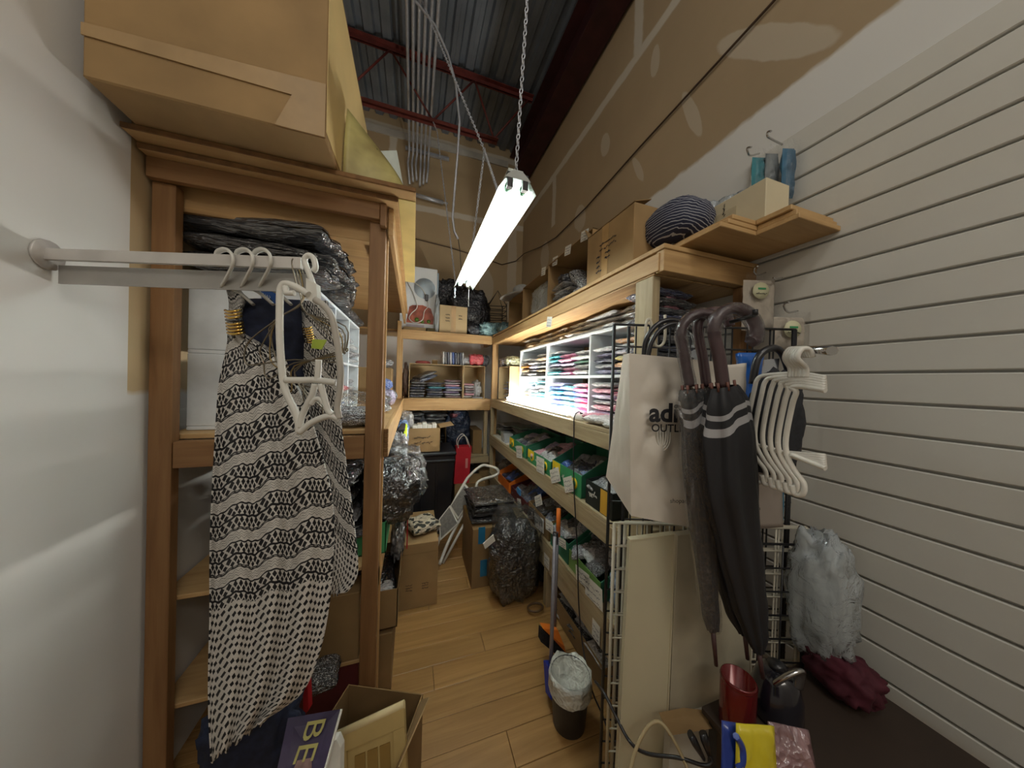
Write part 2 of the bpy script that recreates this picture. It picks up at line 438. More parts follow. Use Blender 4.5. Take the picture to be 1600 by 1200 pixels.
# floor: a slab with laminate planks laid across the aisle
fm, nt, b = newmat('laminate')
v = coords(nt, 'Object', (1.6, 30, 30)); n = noisetex(nt, v, 1, 5, .6, .8)
oi = nt.nodes.new('ShaderNodeObjectInfo')
base = ramp(nt, n, [(.25, sc(142, 104, 58)), (.55, sc(168, 128, 76)), (.8, sc(184, 144, 92))])
hs = nt.nodes.new('ShaderNodeHueSaturation'); nt.links.new(base, hs.inputs['Color'])
k = X(nt, oi.outputs['Random'])*.16+.92; nt.links.new(k.k, hs.inputs['Value'])
nt.links.new(hs.outputs[0], b.inputs['Base Color']); b.inputs['Roughness'].default_value = .38; b.inputs['Coat Weight'].default_value = .15
LAM = fm
fl = MB().box(XL-.1, XR+.1, YF, YB+.1, -.12, -.012).build('floor', plain('subfloor', sc(60, 44, 30), .9)); tag(fl, kind='structure')
pw = .1285; y = YF; i = 0
while y < YB:
    off = [(.35), (.9), (.05), (.62)][i % 4]*1.2
    xs = [XL-.1]; x = XL-.1+off*.9+.1
    while x < XR: xs.append(x); x += 1.2
    xs.append(XR+.1)
    for a, c in zip(xs, xs[1:]):
        MB().bevbox(a+.0009, c-.0009, y+.0010, min(y+pw-.0010, YB), -.012, 0, .0016).build('plank', LAM, fl, fix=False)
    y += pw; i += 1

# painted and unpainted drywall
def drywall(name, paint_z, wav, axis, joints, vjoints, blobs, paint=(168, 166, 160), board=(150, 126, 94), near=None):
    """tan board paper with filler bands; painted white below an uneven line"""
    m, nt, b = newmat(name)
    g = nt.nodes.new('ShaderNodeNewGeometry'); sp = nt.nodes.new('ShaderNodeSeparateXYZ'); nt.links.new(g.outputs['Position'], sp.inputs[0])
    H = X(nt, sp.outputs['XYZ'.index(axis)]); Z = X(nt, sp.outputs[2])
    n = noisetex(nt, g.outputs['Position'], 1.6, 4, .55); n3 = noisetex(nt, g.outputs['Position'], 9, 3)
    bc = ramp(nt, n, [(.3, tuple(x*.86 for x in sc(*board))), (.7, sc(*board))])
    mask = None
    N = X(nt, n3)
    def soft(d, w_):  # 1 inside
        return ((d*(-1.0)+w_)*60.0).clamp()
    for z in joints:
        q = soft((Z-z+(N-.5)*.03).abs(), .045); mask = q if mask is None else mask.max(q)
    for (h, z0, z1) in vjoints:
        q = soft((H-h+(N-.5)*.04).abs(), .05)*Z.gt(z0)*Z.lt(z1); mask = q if mask is None else mask.max(q)
    for (h, z, rh, rz_, sl) in blobs:
        dh = (H-h-(Z-z)*sl)/rh; dz = (Z-z)/rz_
        q = ((dh*dh+dz*dz+(N-.5)*.8)*(-1.0)+1.0)*5.0
        q = q.clamp()*.5; mask = q if mask is None else mask.max(q)
    c = mixc(nt, mask, bc, sc(196, 188, 172)) if mask is not None else bc
    edge = (H*wav[0]).sin()*wav[1]+(N-.5)*.05+paint_z
    if near is not None: edge = edge+H.lt(near)*5.0
    pm = ((edge-Z)*50.0).clamp()
    c = mixc(nt, pm, c, sc(*paint))
    nt.links.new(c, b.inputs['Base Color']); b.inputs['Roughness'].default_value = .85
    return m
PB = (214, 213, 209); BO = (170, 149, 118)
wr = MB().box(XR, XR+.12, YF, YB+.12, 0, ZC+.1).build('wall_right', drywall('wall_paint_right', 2.70, (2.3, .02), 'Y', [3.75], [(1.66, 3.75, 4.3), (2.9, 3.2, 3.75), (.45, 2.7, 3.75)],
    [(1.22, 2.98, .035, .17, .35), (1.62, 2.95, .03, .12, .45), (2.35, 3.0, .10, .13, .2), (3.1, 2.95, .12, .17, .1), (.86, 2.98, .08, .24, .9), (2.0, 3.4, .06, .1, .2), (1.5, 3.55, .04, .1, 0)], PB, BO)); tag(wr, kind='structure')
wb = MB().box(XL-.12, XR, YB, YB+.12, 0, ZC+.1).build('wall_back', drywall('wall_paint_back', 2.02, (3, .01), 'X', [3.62, 4.5], [(-.3, 3.6, 4.5)], [(.9, 2.75, .10, .25, 0), (1.25, 3.0, .07, .9, 0)], (240, 240, 240), (176, 154, 120))); tag(wb, kind='structure')
wl = MB().box(XL-.12, XL, YF, YB, 0, ZC+.1).build('wall_left', drywall('wall_paint_left', 1.45, (3, .01), 'Y', [3.72], [(.3, 2.7, 3.72)], [], (228, 227, 223), (204, 180, 140), 1.24)); tag(wl, kind='structure')
wf = MB().box(XL-.12, XR+.12, YF-.12, YF, 0, ZC+.1).build('wall_front', plain('front_paint', sc(210, 206, 196), .85, nscale=2, namp=.04)); tag(wf, kind='structure')
# thin filler lip along the top of the back wall
MB().box(XL, XR-.25, YB-.02, YB-.001, 4.40, 4.48).build('corner_bead', plain('bead', sc(180, 176, 166), .8), wb)
# slatwall boards on the right wall near the entrance
SLAT = plain('slatwall_white', sc(206, 204, 196), .55, nscale=3, namp=.04)
z = .06
while z < 2.50:
    MB().bevbox(XR-.018, XR-.001, -1.4, .90 if z > 2.0 else 1.35, z, z+.0865, .003).build('slat', SLAT, wr, fix=False); z += .094
# ceiling: corrugated steel deck, ribs running away from the entrance
cl = MB().box(XL-.12, XR+.12, YF-.12, YB+.12, ZC+.075, ZC+.15).build('ceiling', plain('roof_underside', sc(50, 52, 56), .8)); tag(cl, kind='structure')
DK = plain('deck_steel', sc(124, 132, 142), .45, .45, nscale=3, namp=.2)
x = XL-.1
while x < XR:
    prof = []; 
    for k_ in range(4):
        a = x+k_*.1525
        prof += [(a, 0), (a+.062, 0), (a+.078, .038), (a+.125, .038), (a+.1415, 0)]
    prof.append((x+.61, 0)); b_ = MB()
    for (p0, p1) in zip(prof, prof[1:]):
        b_.add([(p0[0], YF, ZC+p0[1]), (p1[0], YF, ZC+p1[1]), (p1[0], YB, ZC+p1[1]), (p0[0], YB, ZC+p0[1])], [(0, 1, 2, 3)])
    # narrow stiffening grooves
    for k_ in range(4):
        a = x+k_*.1525+.031
        b_.box(a-.004, a+.004, YF, YB, ZC-.004, ZC+.002)
    solid(b_.build('deck_panel', DK, cl), .0015, 1); x += .61
# red steel beam along the right wall
RS = plain('red_oxide_steel', sc(96, 38, 32), .6, nscale=12, namp=.35); RSD = plain('dark_red_steel', sc(58, 24, 26), .6, nscale=8, namp=.3)
bm_ = thing('steel_beam', 'dark red steel I-beam running along the top of the right wall', 'beam', (1.26, .8, 4.18))
MB().box(1.17, 1.375, YF+.02, YB-.02, 4.18, 4.194).build('bottom_flange', RSD, bm_)
MB().box(1.17, 1.375, YF+.02, YB-.02, 4.54, 4.554).build('top_flange', RSD, bm_)
MB().box(1.268, 1.278, YF+.02, YB-.02, 4.19, 4.55).build('web', RSD, bm_)
# bar joist
def joist(y, label, zt=4.56, zb=4.02):
    j = thing('bar_joist', label, 'joist', (.2, y, zb))
    for s_ in (-1, 1):
        MB().box(XL+.02, 1.16, y+s_*.012, y+s_*.05, zt+.032, zt+.038).box(XL+.02, 1.16, y+s_*.012-.002, y+s_*.012+.003, zt, zt+.036).build('top_chord', RS, j)
        MB().box(XL+.02, .78, y+s_*.012, y+s_*.045, zb, zb+.006).box(XL+.02, .78, y+s_*.012-.002, y+s_*.012+.003, zb, zb+.034).build('bottom_chord', RS, j)
    xs = [-.70, -.28, .14, .52, .9]
    nodes = [(-.28, zt+.02), (.12, zb+.02), (.52, zt+.02), (.74, zb+.02), (1.12, zt+.02)]
    nodes = [(-.80, zb+.3), (-.66, zb+.02)]+nodes
    for (a, c) in zip(nodes, nodes[1:]):
        MB().tube([(a[0], y, a[1]), (c[0], y, c[1])], .010, 6).build('web_rod', RS, j)
joist(3.02, 'red steel open web roof joist crossing the deck nearest the back wall')
joist(.9, 'red steel open web roof joist overhead near the entrance')
# conduits under the deck
cy = 3.80
for i in range(6):
    x0 = -.115+i*.045; x1 = x0 if i < 3 else x0-.004
    bz = 4.30-.012*(i % 2)
    P = [(x0, YF+.05, bz), (x0, 1.0, bz), (x0, cy-.10, bz), (x0, cy-.04, bz-.015), (x0, cy, bz-.07), (x0+(-.012 if i < 3 else .0)*1, cy, 4.1), (x0-.006*(i-2.5), cy, 3.86+.03*(i % 3))]
    o = MB().tube(P, .0130, 8).build('electrical_conduit', GALV)
    tag(o, ['leftmost', 'second from left', 'third from left', 'fourth from left', 'fifth from left', 'rightmost'][i]+' steel conduit of the six running overhead to the back wall', 'pipe', 'steel conduits under the roof deck')
st = thing('strut_channel', 'horizontal steel strut clamping the conduits on the back wall', 'bracket', (.1, cy+.02, 4.30))
MB().box(-.16, .36, cy+.012, cy+.04, 4.275, 4.30).box(-.16, .36, cy+.012, cy+.04, 4.305, 4.312).build('channel', GALV, st)
for i in range(6): MB().box(-.13+i*.045, -.10+i*.045, cy-.016, cy+.012, 4.262, 4.27).build('clamp', GALV, st)
jb = MB().tube([(-.05, cy, 3.74), (.30, cy, 3.72)], .024, 8).tube([(.30, cy, 3.72), (.36, cy, 3.72)], .012, 8).build('pipe_coupling', GALV)
tag(jb, 'short fat horizontal steel pipe on the back wall below the conduit ends', 'pipe')
o = MB().tube([(.12, 1.9, 4.5), (.20, 2.0, 4.56), (.75, 2.1, 4.56)], .010, 8).tube([(.12, 1.96, 4.5), (.20, 2.07, 4.56), (.75, 2.17, 4.56)], .010, 8).build('side_conduit', GALV)
tag(o, 'pair of short steel conduits branching right under the roof deck', 'pipe')
# thin cable pinned along both walls
P = [(XR-.012, -1.5, 3.12), (XR-.012, .6, 3.14), (XR-.012, .83, 3.12), (XR-.012, 1.6, 3.08), (XR-.012, 2.24, 3.03), (XR-.012, 2.8, 3.03), (XR-.012, 3.2, 3.10), (XR-.03, 3.7, 3.22), (XR-.10, YB-.012, 3.16), (1.1, YB-.012, 3.08), (.9, YB-.012, 3.12), (.4, YB-.012, 3.19), (-.2, YB-.012, 3.24), (XL+.01, YB-.012, 3.27)]
o = MB().tube(P, .0055, 6).build('wall_cable', plain('brown_cable', sc(70, 52, 40), .6)); tag(o, 'thin brown cable pinned along the bare drywall of right and back walls', 'cable')

# ================================================================ SHELVING UNITS
def rail(mb, u, mats=None, name='rail', m=None): return mb.build(name, m, u)
def hbeam(u, x0, x1, y0, y1, z0, z1, m, name='rail', split=True):
    return MB().bevbox(x0, x1, y0, y1, z0, z1, .002).build(name, m, u, fix=False)
# --- right unit: face X=.87, Y .86..3.35
ru = thing('shelving_unit', 'long pine shelving unit along the right wall with five levels', 'shelving', (1.13, 2.1, 0))
Y0, Y1 = .86, 3.35
Rlev = [(2.03, .10, 'P'), (1.285, .095, 'G'), (.865, .115, 'G'), (.43, .10, 'G')]
hbeam(ru, .87, .908, Y0+.02, 3.80, 1.935, 2.004, WP['Y'])
hbeam(ru, .875, 1.395, Y0, Y0+.038, 1.93, 2.012, WP['X'])
hbeam(ru, .87, 1.395, Y0-.005, 1.60, 2.012, 2.03, PLY, 'shelf_board'); hbeam(ru, .87, 1.395, 1.602, 3.34, 2.012, 2.03, WP['Y'], 'shelf_board')
for k_ in range(5): hbeam(ru, .872+k_*.104, .872+k_*.104+.101, Y0+.042, 3.34, 1.926, 1.9335, WP['Y'], 'soffit_board')
for (zt, hh, _) in Rlev[1:]:
    hbeam(ru, .87, .908, 1.02 if zt > .5 else 1.1, 3.80 if zt > 1 else 3.36, zt-hh, zt-.019, WG['Y'] if zt < 1.2 else WG['Y'])
    hbeam(ru, .87, 1.395, 1.0, 3.36, zt-.018, zt, WG['Y'], 'shelf_board')
hbeam(ru, .875, .905, 1.1, 3.3, .24, .33, WG['Y'])
# posts
hbeam(ru, .871, .907, .905, 1.0, 0, 1.925, WG['Z'], 'post')
hbeam(ru, 1.30, 1.39, Y0+.002, Y0+.04, 0, 1.925, WD['Z'], 'post')
hbeam(ru, .91, .948, 3.342, 3.35, 0, 2.0, WP['Z'], 'post')
hbeam(ru, .872, .91, 3.31, 3.348, 1.285, 1.925, WP['Z'], 'post')
hbeam(ru, .872, .91, 3.31, 3.348, .865, 1.19, WG['Z'], 'post')
hbeam(ru, .872, .91, 3.31, 3.348, .43, .75, WG['Z'], 'post')
hbeam(ru, .872, .908, 1.74, 1.79, 0, .24, WG['Z'], 'post')
hbeam(ru, .91, .95, 1.74, 1.79, 0, .41, WG['Z'], 'post')
hbeam(ru, 1.35, 1.39, 2.1, 2.14, 0, 1.925, WP['Z'], 'post')
# --- back unit: face Y=3.35
bu = thing('shelving_unit', 'pine shelving unit across the back wall between the two side units', 'shelving', (.36, 3.6, 0))
hbeam(bu, -.16, .868, 3.35, 3.388, 1.925, 2.005, WP['X']); hbeam(bu, -.8, .868, 3.39, 3.84, 2.006, 2.024, PLY, 'shelf_board'); hbeam(bu, -.16, .868, 3.35, 3.39, 2.006, 2.024, WP['X'], 'shelf_board')
hbeam(bu, -.13, .868, 3.35, 3.388, 1.15, 1.262, WP['X']); hbeam(bu, -.8, .868, 3.39, 3.84, 1.262, 1.28, PLY, 'shelf_board'); hbeam(bu, -.12, .868, 3.35, 3.39, 1.2625, 1.2795, WP['X'], 'shelf_board')
hbeam(bu, -.13, .868, 3.35, 3.388, .53, .60, WG['X']); hbeam(bu, -.8, .868, 3.39, 3.84, .60, .618, WG['X'], 'shelf_board')
hbeam(bu, -.155, -.115, 3.352, 3.392, 0, 1.15, WP['Z'], 'post'); hbeam(bu, -.155, -.115, 3.352, 3.386, 1.264, 1.925, WP['Z'], 'post')
hbeam(bu, .81, .85, 3.39, 3.43, .62, 1.26, WG['Z'], 'post')
# --- left unit: face X=-.11, Y 1.28..3.35
lu = thing('shelving_unit', 'tall pine shelving unit on the left of the aisle', 'shelving', (-.46, 2.3, 0))
FX = -.112
hbeam(lu, FX-.068, FX-.008, 1.300, 1.338, 0, 2.125, WD['Z'], 'post'); hbeam(lu, FX-.062, FX, 1.339, 1.352, 0, 2.125, WP['Z'], 'post')  # dark front and pale side strip paint the post's shaded and lit faces
hbeam(lu, -.83, -.77, 1.300, 1.338, 0, 2.125, WD['Z'], 'post')
hbeam(lu, FX-.06, FX-.02, 3.30, 3.338, 0, 2.1, WP['Z'], 'post')
hbeam(lu, -.83, FX-.03, 1.275, 1.299, 2.125, 2.19, WD['X']); hbeam(lu, -.83, FX-.07, 1.345, 1.383, 2.06, 2.15, WP['X'])
hbeam(lu, FX-.028, FX-.006, 1.27, 1.299, 2.10, 2.19, WD['Z'], 'rail_end_block')
hbeam(lu, FX, FX+.02, 1.30, 3.33, 2.08, 2.19, WP['Y']); 
hbeam(lu, -.83, FX+.038, 1.245, 3.34, 2.19, 2.208, PLY, 'shelf_board')
hbeam(lu, -.83, FX+.0385, 1.24, 1.2445, 2.19, 2.208, PLYE, 'board_edge')
hbeam(lu, FX, FX+.018, 1.33, 3.33, 1.165, 1.285, WP['Y']); hbeam(lu, -.83, FX-.002, 1.345, 3.38, 1.262, 1.28, PLY, 'shelf_board'); hbeam(lu, -.768, FX-.07, 1.302, 1.338, 1.17, 1.26, WD['X'])
hbeam(lu, FX-.02, FX-.002, 1.339, 3.30, .62, .70, WP['Y']); hbeam(lu, -.83, FX-.022, 1.345, 3.30, .69, .706, PLY, 'shelf_board')
hbeam(lu, -.83, FX-.022, 1.345, 3.30, .30, .316, PLY, 'shelf_board')
for k_ in range(6): hbeam(lu, FX+.0005, FX+.0175, 1.326, 1.3295, 1.166+k_*.02, 1.184+k_*.02, PLYE, 'board_edge')
# loose plywood sheet on top, overhanging
pl = thing('plywood_sheet', 'loose plywood sheet overhanging the top of the left shelving unit', 'board', (-.4, 1.8, 2.21))
hbeam(pl, -.83, -.008, 1.19, 2.30, 2.2095, 2.2265, PLY, 'sheet'); hbeam(pl, -.83, -.008, 1.186, 1.1895, 2.2095, 2.2265, PLYE, 'sheet_edge')
MB().box(-.073, -.009, 1.25, 2.29, 2.2065, 2.2092).build('underside', plain('lit_underside_tone', sc(214, 196, 130), .5, nscale=5, namp=.15), pl)  # thin sheet whose yellow paints the lamplight on the ply's underside
# --- boards lying across the near end of the right unit
for i, (dx, zz) in enumerate(((0, 2.0495), (.006, 2.068), (-.004, 2.0865))):
    o = thing('shelf_plank', ['bottom', 'middle', 'top'][i]+' plywood board of the three stacked over the near end of the right shelves', 'board', (1.28, .8, zz), 'loose boards over the right shelves')
    hbeam(o, 1.155+dx, 1.38, .60+i*.01, .725, zz, zz+.017, PLY, 'board'); hbeam(o, .98+i*.03+dx, 1.38, .7255, 1.05, zz, zz+.017, PLY, 'board')
# ================================================================ HANGING FLUORESCENT FIXTURE
def emis(name, col, st):
    m, nt, b = newmat(name); b.inputs['Emission Color'].default_value = (*col, 1); b.inputs['Emission Strength'].default_value = st
    b.inputs['Base Color'].default_value = (.9, .9, .9, 1); return m
TUBE = emis('lit_tube', (.90, 1.0, .97), TUBE_POWER)
ENA = plain('white_enamel', sc(196, 204, 198), .3, coat=.4)
fx = thing('strip_light', 'hanging white twin tube fluorescent fixture with open reflector over the aisle', 'light', (.35, 1.68, 2.2))
cx, z0 = .352, 2.21; ya, yb = 1.04, 2.30
prof = [(-.074, 0), (-.062, .018), (-.040, .052), (-.018, .072), (.018, .072), (.040, .052), (.062, .018), (.074, 0)]
b = MB()
for (p, q) in zip(prof, prof[1:]): b.add([(cx+p[0], ya, z0+p[1]), (cx+q[0], ya, z0+q[1]), (cx+q[0], yb, z0+q[1]), (cx+p[0], yb, z0+p[1])], [(0, 1, 2, 3)])
b.add([(cx-.012, ya, z0+.05), (cx+.012, ya, z0+.05), (cx+.012, yb, z0+.05), (cx-.012, yb, z0+.05)], [(0, 1, 2, 3)])
b.add([(cx-.012, ya, z0+.05), (cx-.018, ya, z0+.071), (cx-.018, yb, z0+.071), (cx-.012, yb, z0+.05)], [(0, 1, 2, 3)])
b.add([(cx+.012, ya, z0+.05), (cx+.018, ya, z0+.071), (cx+.018, yb, z0+.071), (cx+.012, yb, z0+.05)], [(0, 1, 2, 3)])
solid(b.build('reflector', ENA, fx), .0012)
for yy in (ya-.001, yb):
    MB().prism([(cx-.050, yy, z0+.044), (cx-.040, yy, z0+.056), (cx-.018, yy, z0+.074), (cx+.018, yy, z0+.074), (cx+.040, yy, z0+.056), (cx+.050, yy, z0+.044)], (0, .0015, 0)).build('end_plate', plain('grey_enamel', sc(170, 174, 170), .4), fx)
MB().box(cx-.03, cx+.03, ya+.03, yb-.03, z0+.0725, z0+.10).build('ballast_cover', ENA, fx)
for s_ in (-1, 1):
    MB().tube([(cx+s_*.030, ya+.035, z0+.026), (cx+s_*.030, yb-.035, z0+.026)], .0128, 12).build('fluorescent_tube', TUBE, fx)
    for yy in (ya+.010, yb-.02):
        MB().box(cx+s_*.030-.011, cx+s_*.030+.011, yy-.010, yy+.008, z0+.010, z0+.066).build('lamp_holder', BLP, fx)
        MB().tube([(cx+s_*.030, yy+.006 if yy < 1.5 else yy-.014, z0+.026), (cx+s_*.030, yy+.032 if yy < 1.5 else yy-.008, z0+.026)], .0140, 12).build('tube_cap', plain('tube_cap_green', sc(60, 120, 80), .3, .4), fx)
def chain(a, c, name='chain', parent=None, r=.0085, wire=.0024, sag=0, m=None):
    a = Vector(a); c = Vector(c); L = (c-a).length; n = max(2, int(L/(r*2.5))); b = MB()
    t = (c-a).normalized(); u = t.orthogonal().normalized(); w2 = t.cross(u)
    for i in range(n):
        s_ = (i+.5)/n; p = a.lerp(c, s_)-Vector((0, 0, sag*4*s_*(1-s_)))
        U = u if i % 2 else w2
        b.tube([p+t*math.cos(k*math.pi/4)*r*1.55+U*math.sin(k*math.pi/4)*r*.75 for k in range(8)], wire, 4, closed=True)
    return b.build(name, m or GALV, parent)
hub = at(757, 235, 'X', .335)
chain((cx+.0, ya+.03, z0+.085), (.42, 1.0, ZC-.01), parent=fx)
chain((cx-.06, ya+.06, z0+.02), hub, parent=fx, r=.006)
chain((cx-.06, 1.62, z0+.03), hub, parent=fx, r=.007)
chain(hub, (-.05, 2.50, ZC-.02), parent=fx)
e2 = at(683, 205, 'Y', 3.0); e3 = at(712, 455, 'X', .29)
chain((cx-.06, yb-.01, z0+.02), e2, parent=fx, r=.0075); chain(e2, (e2.x-.04, 2.985, 4.0), parent=fx, r=.0075)
chain((cx-.064, yb-.004, z0+.0), (cx-.064, yb-.004, z0-.08), parent=fx, r=.008)
MB().tube([(cx+.045, yb+.002, z0+.02), (cx+.045, yb+.002, z0-.13)], .0016, 5).build('pull_cord', WPL, fx)
P = [at(648, 0, 'Z', 4.3), at(680, 40, 'Y', 2.3), at(700, 85, 'Y', 2.3), at(712, 130, 'Y', 2.3), at(718, 190, 'Y', 2.3), at(715, 240, 'Y', 2.32), at(710, 300, 'Y', 2.35), at(707, 340, 'Y', 2.35), at(710, 362, 'Y', 2.35), at(716, 374, 'Y', 2.35)]
b = MB(); 
Q = []
for a, c in zip(P, P[1:]):
    for k_ in range(10): Q.append(a.lerp(c, k_/10))
b.tube(Q, [.0085+.0016*(i % 2) for i in range(len(Q))], 7)
ac = b.build('flexible_conduit', GALV); tag(ac, 'flexible armoured cable dropping from the roof deck behind the hanging light', 'cable')
b = MB().tube([P[-1], at(719, 395, 'Y', 2.35), at(721, 430, 'Y', 2.34), (cx-.03, yb+.01, z0+.075)], .003, 6); b.build('lamp_cord', BLP, ac)
# ================================================================ TUBE LAMP LYING ON THE RIGHT SHELF
TUBE2 = emis('lit_shelf_tube', (1, .98, .9), SHELF_TUBE)
sl = thing('tube_lamp', 'lit white plastic tube lamp lying along the front of the right middle shelf', 'light', (.94, 2.2, 1.285))
MB().bevbox(.905, .975, 1.60, 2.90, 1.286, 1.300, .004).build('lamp_base', WPL, sl, fix=False)
MB().tube([(.938, 1.66, 1.320), (.938, 2.88, 1.320)], .016, 12).build('lit_tube', TUBE2, sl)
M_ = Matrix.Translation((.94, 1.50, 1.286)) @ Matrix.Diagonal((1, 1.75, 1, 1))
MB().lathe([(0, .034), (.030, .034), (.040, .028), (.044, .012), (.042, 0), (0, 0)], (0, 0, 0), 20, M_).build('end_housing', WPL, sl)
MB().lathe([(0, 0), (.009, 0), (.009, .006), (0, .008)], (.935, 1.485, 1.32), 10).build('socket', BLP, sl)
pts = [(.93, 1.48, 1.326), (.90, 1.46, 1.335), (.868, 1.45, 1.31), (.862, 1.44, 1.22), (.860, 1.43, 1.05), (.856, 1.40, .85), (.858, 1.36, .60), (.85, 1.32, .35), (.842, 1.26, .18), (.80, 1.12, .12), (.77, 1.0, .14), (.74, .86, .16), (.76, .74, .20)]
def smooth(pts, k=6):
    pts = [Vector(p) for p in pts]; out = []
    for i in range(len(pts)-1):
        p0 = pts[max(i-1, 0)]; p1 = pts[i]; p2 = pts[i+1]; p3 = pts[min(i+2, len(pts)-1)]
        for j in range(k):
            t = j/k; out.append(.5*((2*p1)+(p2-p0)*t+(2*p0-5*p1+4*p2-p3)*t*t+(3*p1-p0-3*p2+p3)*t**3))
    out.append(pts[-1]); return out
cord = MB().tube(smooth(pts), .0035, 6).build('power_cord', BLP, sl)
# ================================================================ BACK UNIT STOCK
def xat(px, py, Y): return at(px, py, 'Y', Y).x
YF0 = 3.375
z1 = 1.281
B1 = carton('wide cardboard box lying open on its side on the back shelf, dark packs inside', -.045, .545, YF0, 3.82, z1, z1+.385, '-Y', CBL)
B2 = carton('narrow cardboard box lying open on its side beside the wide one, white bag inside', .551, .80, YF0, 3.82, z1, z1+.385, '-Y', CBL)
pile('at left in the wide open back-shelf box', .05, 3.53, z1+.006, 6, .17, .27, .030, ['navy', 'black', 'charcoal'], 'dark packs in the wide back box', style='print')
pack(.12, 3.56, z1+.20, .24, .24, .05, .5, 'navy', 'tilted navy printed pack on top of the left pile in the back-shelf box', None, 'print', tilt=(0, -.35)); pack(.13, 3.56, z1+.245, .22, .22, .045, .4, 'black', 'tilted black pack topmost in the wide back-shelf box', None, 'print', tilt=(0, -.4))
pile('in the middle pile of the wide back-shelf box', .235, 3.53, z1+.006, 7, .185, .27, .026, ['black', 'navy', 'charcoal', 'navy', 'teal'], 'dark packs in the wide back box', style='print')
pile('at right in the wide open back-shelf box', .43, 3.53, z1+.006, 8, .19, .27, .027, ['maroon', 'grey', 'purple', 'pale', 'blue', 'rose', 'grey'], 'mixed packs in the wide back box', style='speck')
pile('in the narrow open back-shelf box', .62, 3.54, z1+.006, 6, .12, .26, .03, ['pale', 'rose', 'grey', 'maroon'], 'mixed packs in the narrow back box', style='speck')
film_blob('plastic_bag', 'crumpled white plastic bag in the narrow open back-shelf box', 'bag', (.735, 3.56, z1+.105), (.055, .12, .10), MILK, 3)
tag(MB().box(.66, .78, 3.378, 3.40, z1+.006, z1+.022).build('label_strip', BLK), 'thin black strip lying at the front of the narrow back-shelf box', 'strip')
# on top of these boxes
zt = z1+.386
b = MB().tube([(.10+.07*math.cos(a*math.pi/12), 3.55+.07*math.sin(a*math.pi/12), zt+.018) for a in range(24)], .018, 4, closed=True); tag(b.build('tape_roll', plain('pink_tape', sc(190, 96, 96), .4)), 'roll of pinkish brown packing tape on the wide back-shelf box', 'tape')
tag(MB().box(.20, .26, 3.48, 3.52, zt+.001, zt+.05).build('dark_carton', CBD), 'tiny dark cardboard piece beside the pink tape roll', 'box')
for i in range(9):
    c = ['white', 'grey', 'navy', 'white', 'blue', 'navy', 'charcoal', 'navy', 'pale'][i]
    pack(.30+i*.028, 3.50, zt+.075, .15, .2, .034, 0, c, f'{c} wrapped pack standing on edge, {["leftmost","second","third","fourth","fifth","sixth","seventh","eighth","rightmost"][i]} in the row on the back box', 'packs standing on edge on the back box', 'print', tilt=(0, R(88)))
pack(.60, 3.52, zt+.002, .1, .2, .11, 0, 'grey', 'grey wrapped pack squeezed beside the red pack on the back boxes', None, 'speck')
pack(.70, 3.50, zt+.002, .17, .22, .15, 0, 'red', 'bright red wrapped pack on the narrow back-shelf box', None, 'plain')
pack(.83, 3.56, zt+.002, .09, .2, .15, 0, 'charcoal', 'charcoal wrapped bundle right of the red pack', None, 'plain')
film_blob('plastic_bag', 'tall brown bag standing in the gap left of the wide back-shelf box', 'bag', (-.083, 3.55, z1+.19), (.032, .12, .19), plain('brown_wrap', sc(120, 96, 84), .3, coat=.6), 5)
# ---- lower back compartment
zl = .62
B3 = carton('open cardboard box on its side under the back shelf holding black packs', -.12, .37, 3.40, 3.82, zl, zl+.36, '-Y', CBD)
for (xx, nm) in ((-.0, 'left'), (.245, 'right')):
    pile(f'at {nm} in the box below the back shelf', xx, 3.55, zl+.008, 7, .22, .27, .034, ['black', 'charcoal', 'black', 'grey'], 'black packs in the box below the back shelf', kind='wrapped pack')
    pile(f'at {nm} on top of the box below the back shelf', xx+.01, 3.52, zl+.363, 3, .23, .27, .045, ['black', 'charcoal', 'black'], 'black packs on the box below the back shelf', kind='wrapped pack')
film_blob('garment_bag', 'bulky navy garment bag standing right of the black packs, below the back shelf', 'bag', (.52, 3.56, .92), (.135, .15, .30), plain('navy_wrap', sc(26, 42, 68), .45, nscale=10, namp=.4, bmp=.6, coat=.3), 8, .22)
carton('narrow brown cardboard box standing in the right corner below the back shelf', .69, .80, 3.44, 3.82, zl, zl+.28, None, CBD)
pack(.47, 3.46, 1.05, .10, .10, .06, .3, 'maroon', 'small reddish pack on the navy garment bag', None, 'plain')
MB()
# ---- top of the back unit
zt = 2.026
def sheet(name, label, cat, pts, th, m, loc=None, parent=None):
    o = MB().prism(pts, th).build(name, m, parent)
    if not parent: tag(o, label, cat)
    return o
# white kitchen appliance box with cord
ap = thing('appliance_box', 'white printed appliance box with a looped white cord, leaning on the back wall', 'box', (.05, 3.6, zt))
MB().bevbox(-.11, .235, 3.50, 3.74, zt+.05, zt+.74, .006).build('box_body', plain('white_gloss', sc(226, 230, 230), .4, nscale=3, namp=.03), ap)
MB().lathe([(0, 0), (.13, 0), (.13, .003), (0, .003)], n=28, M=Matrix.Translation((.10, 3.4985, zt+.50)) @ Matrix.Rotation(R(90), 4, 'X') @ Matrix.Diagonal((.9, .9, 1, 1))).build('printed_lid_picture', plain('pale_blue_print', sc(196, 212, 222), .4), ap)
MB().prism([(-.09, 3.4975, zt+.10), (.20, 3.4975, zt+.10), (.205, 3.4975, zt+.18), (.17, 3.4975, zt+.28), (.08, 3.4975, zt+.31), (-.03, 3.4975, zt+.30), (-.09, 3.4975, zt+.26)], (0, .002, 0)).build('printed_food_picture', plain('food_print', sc(168, 88, 66), .5, nscale=16, namp=.5), ap)
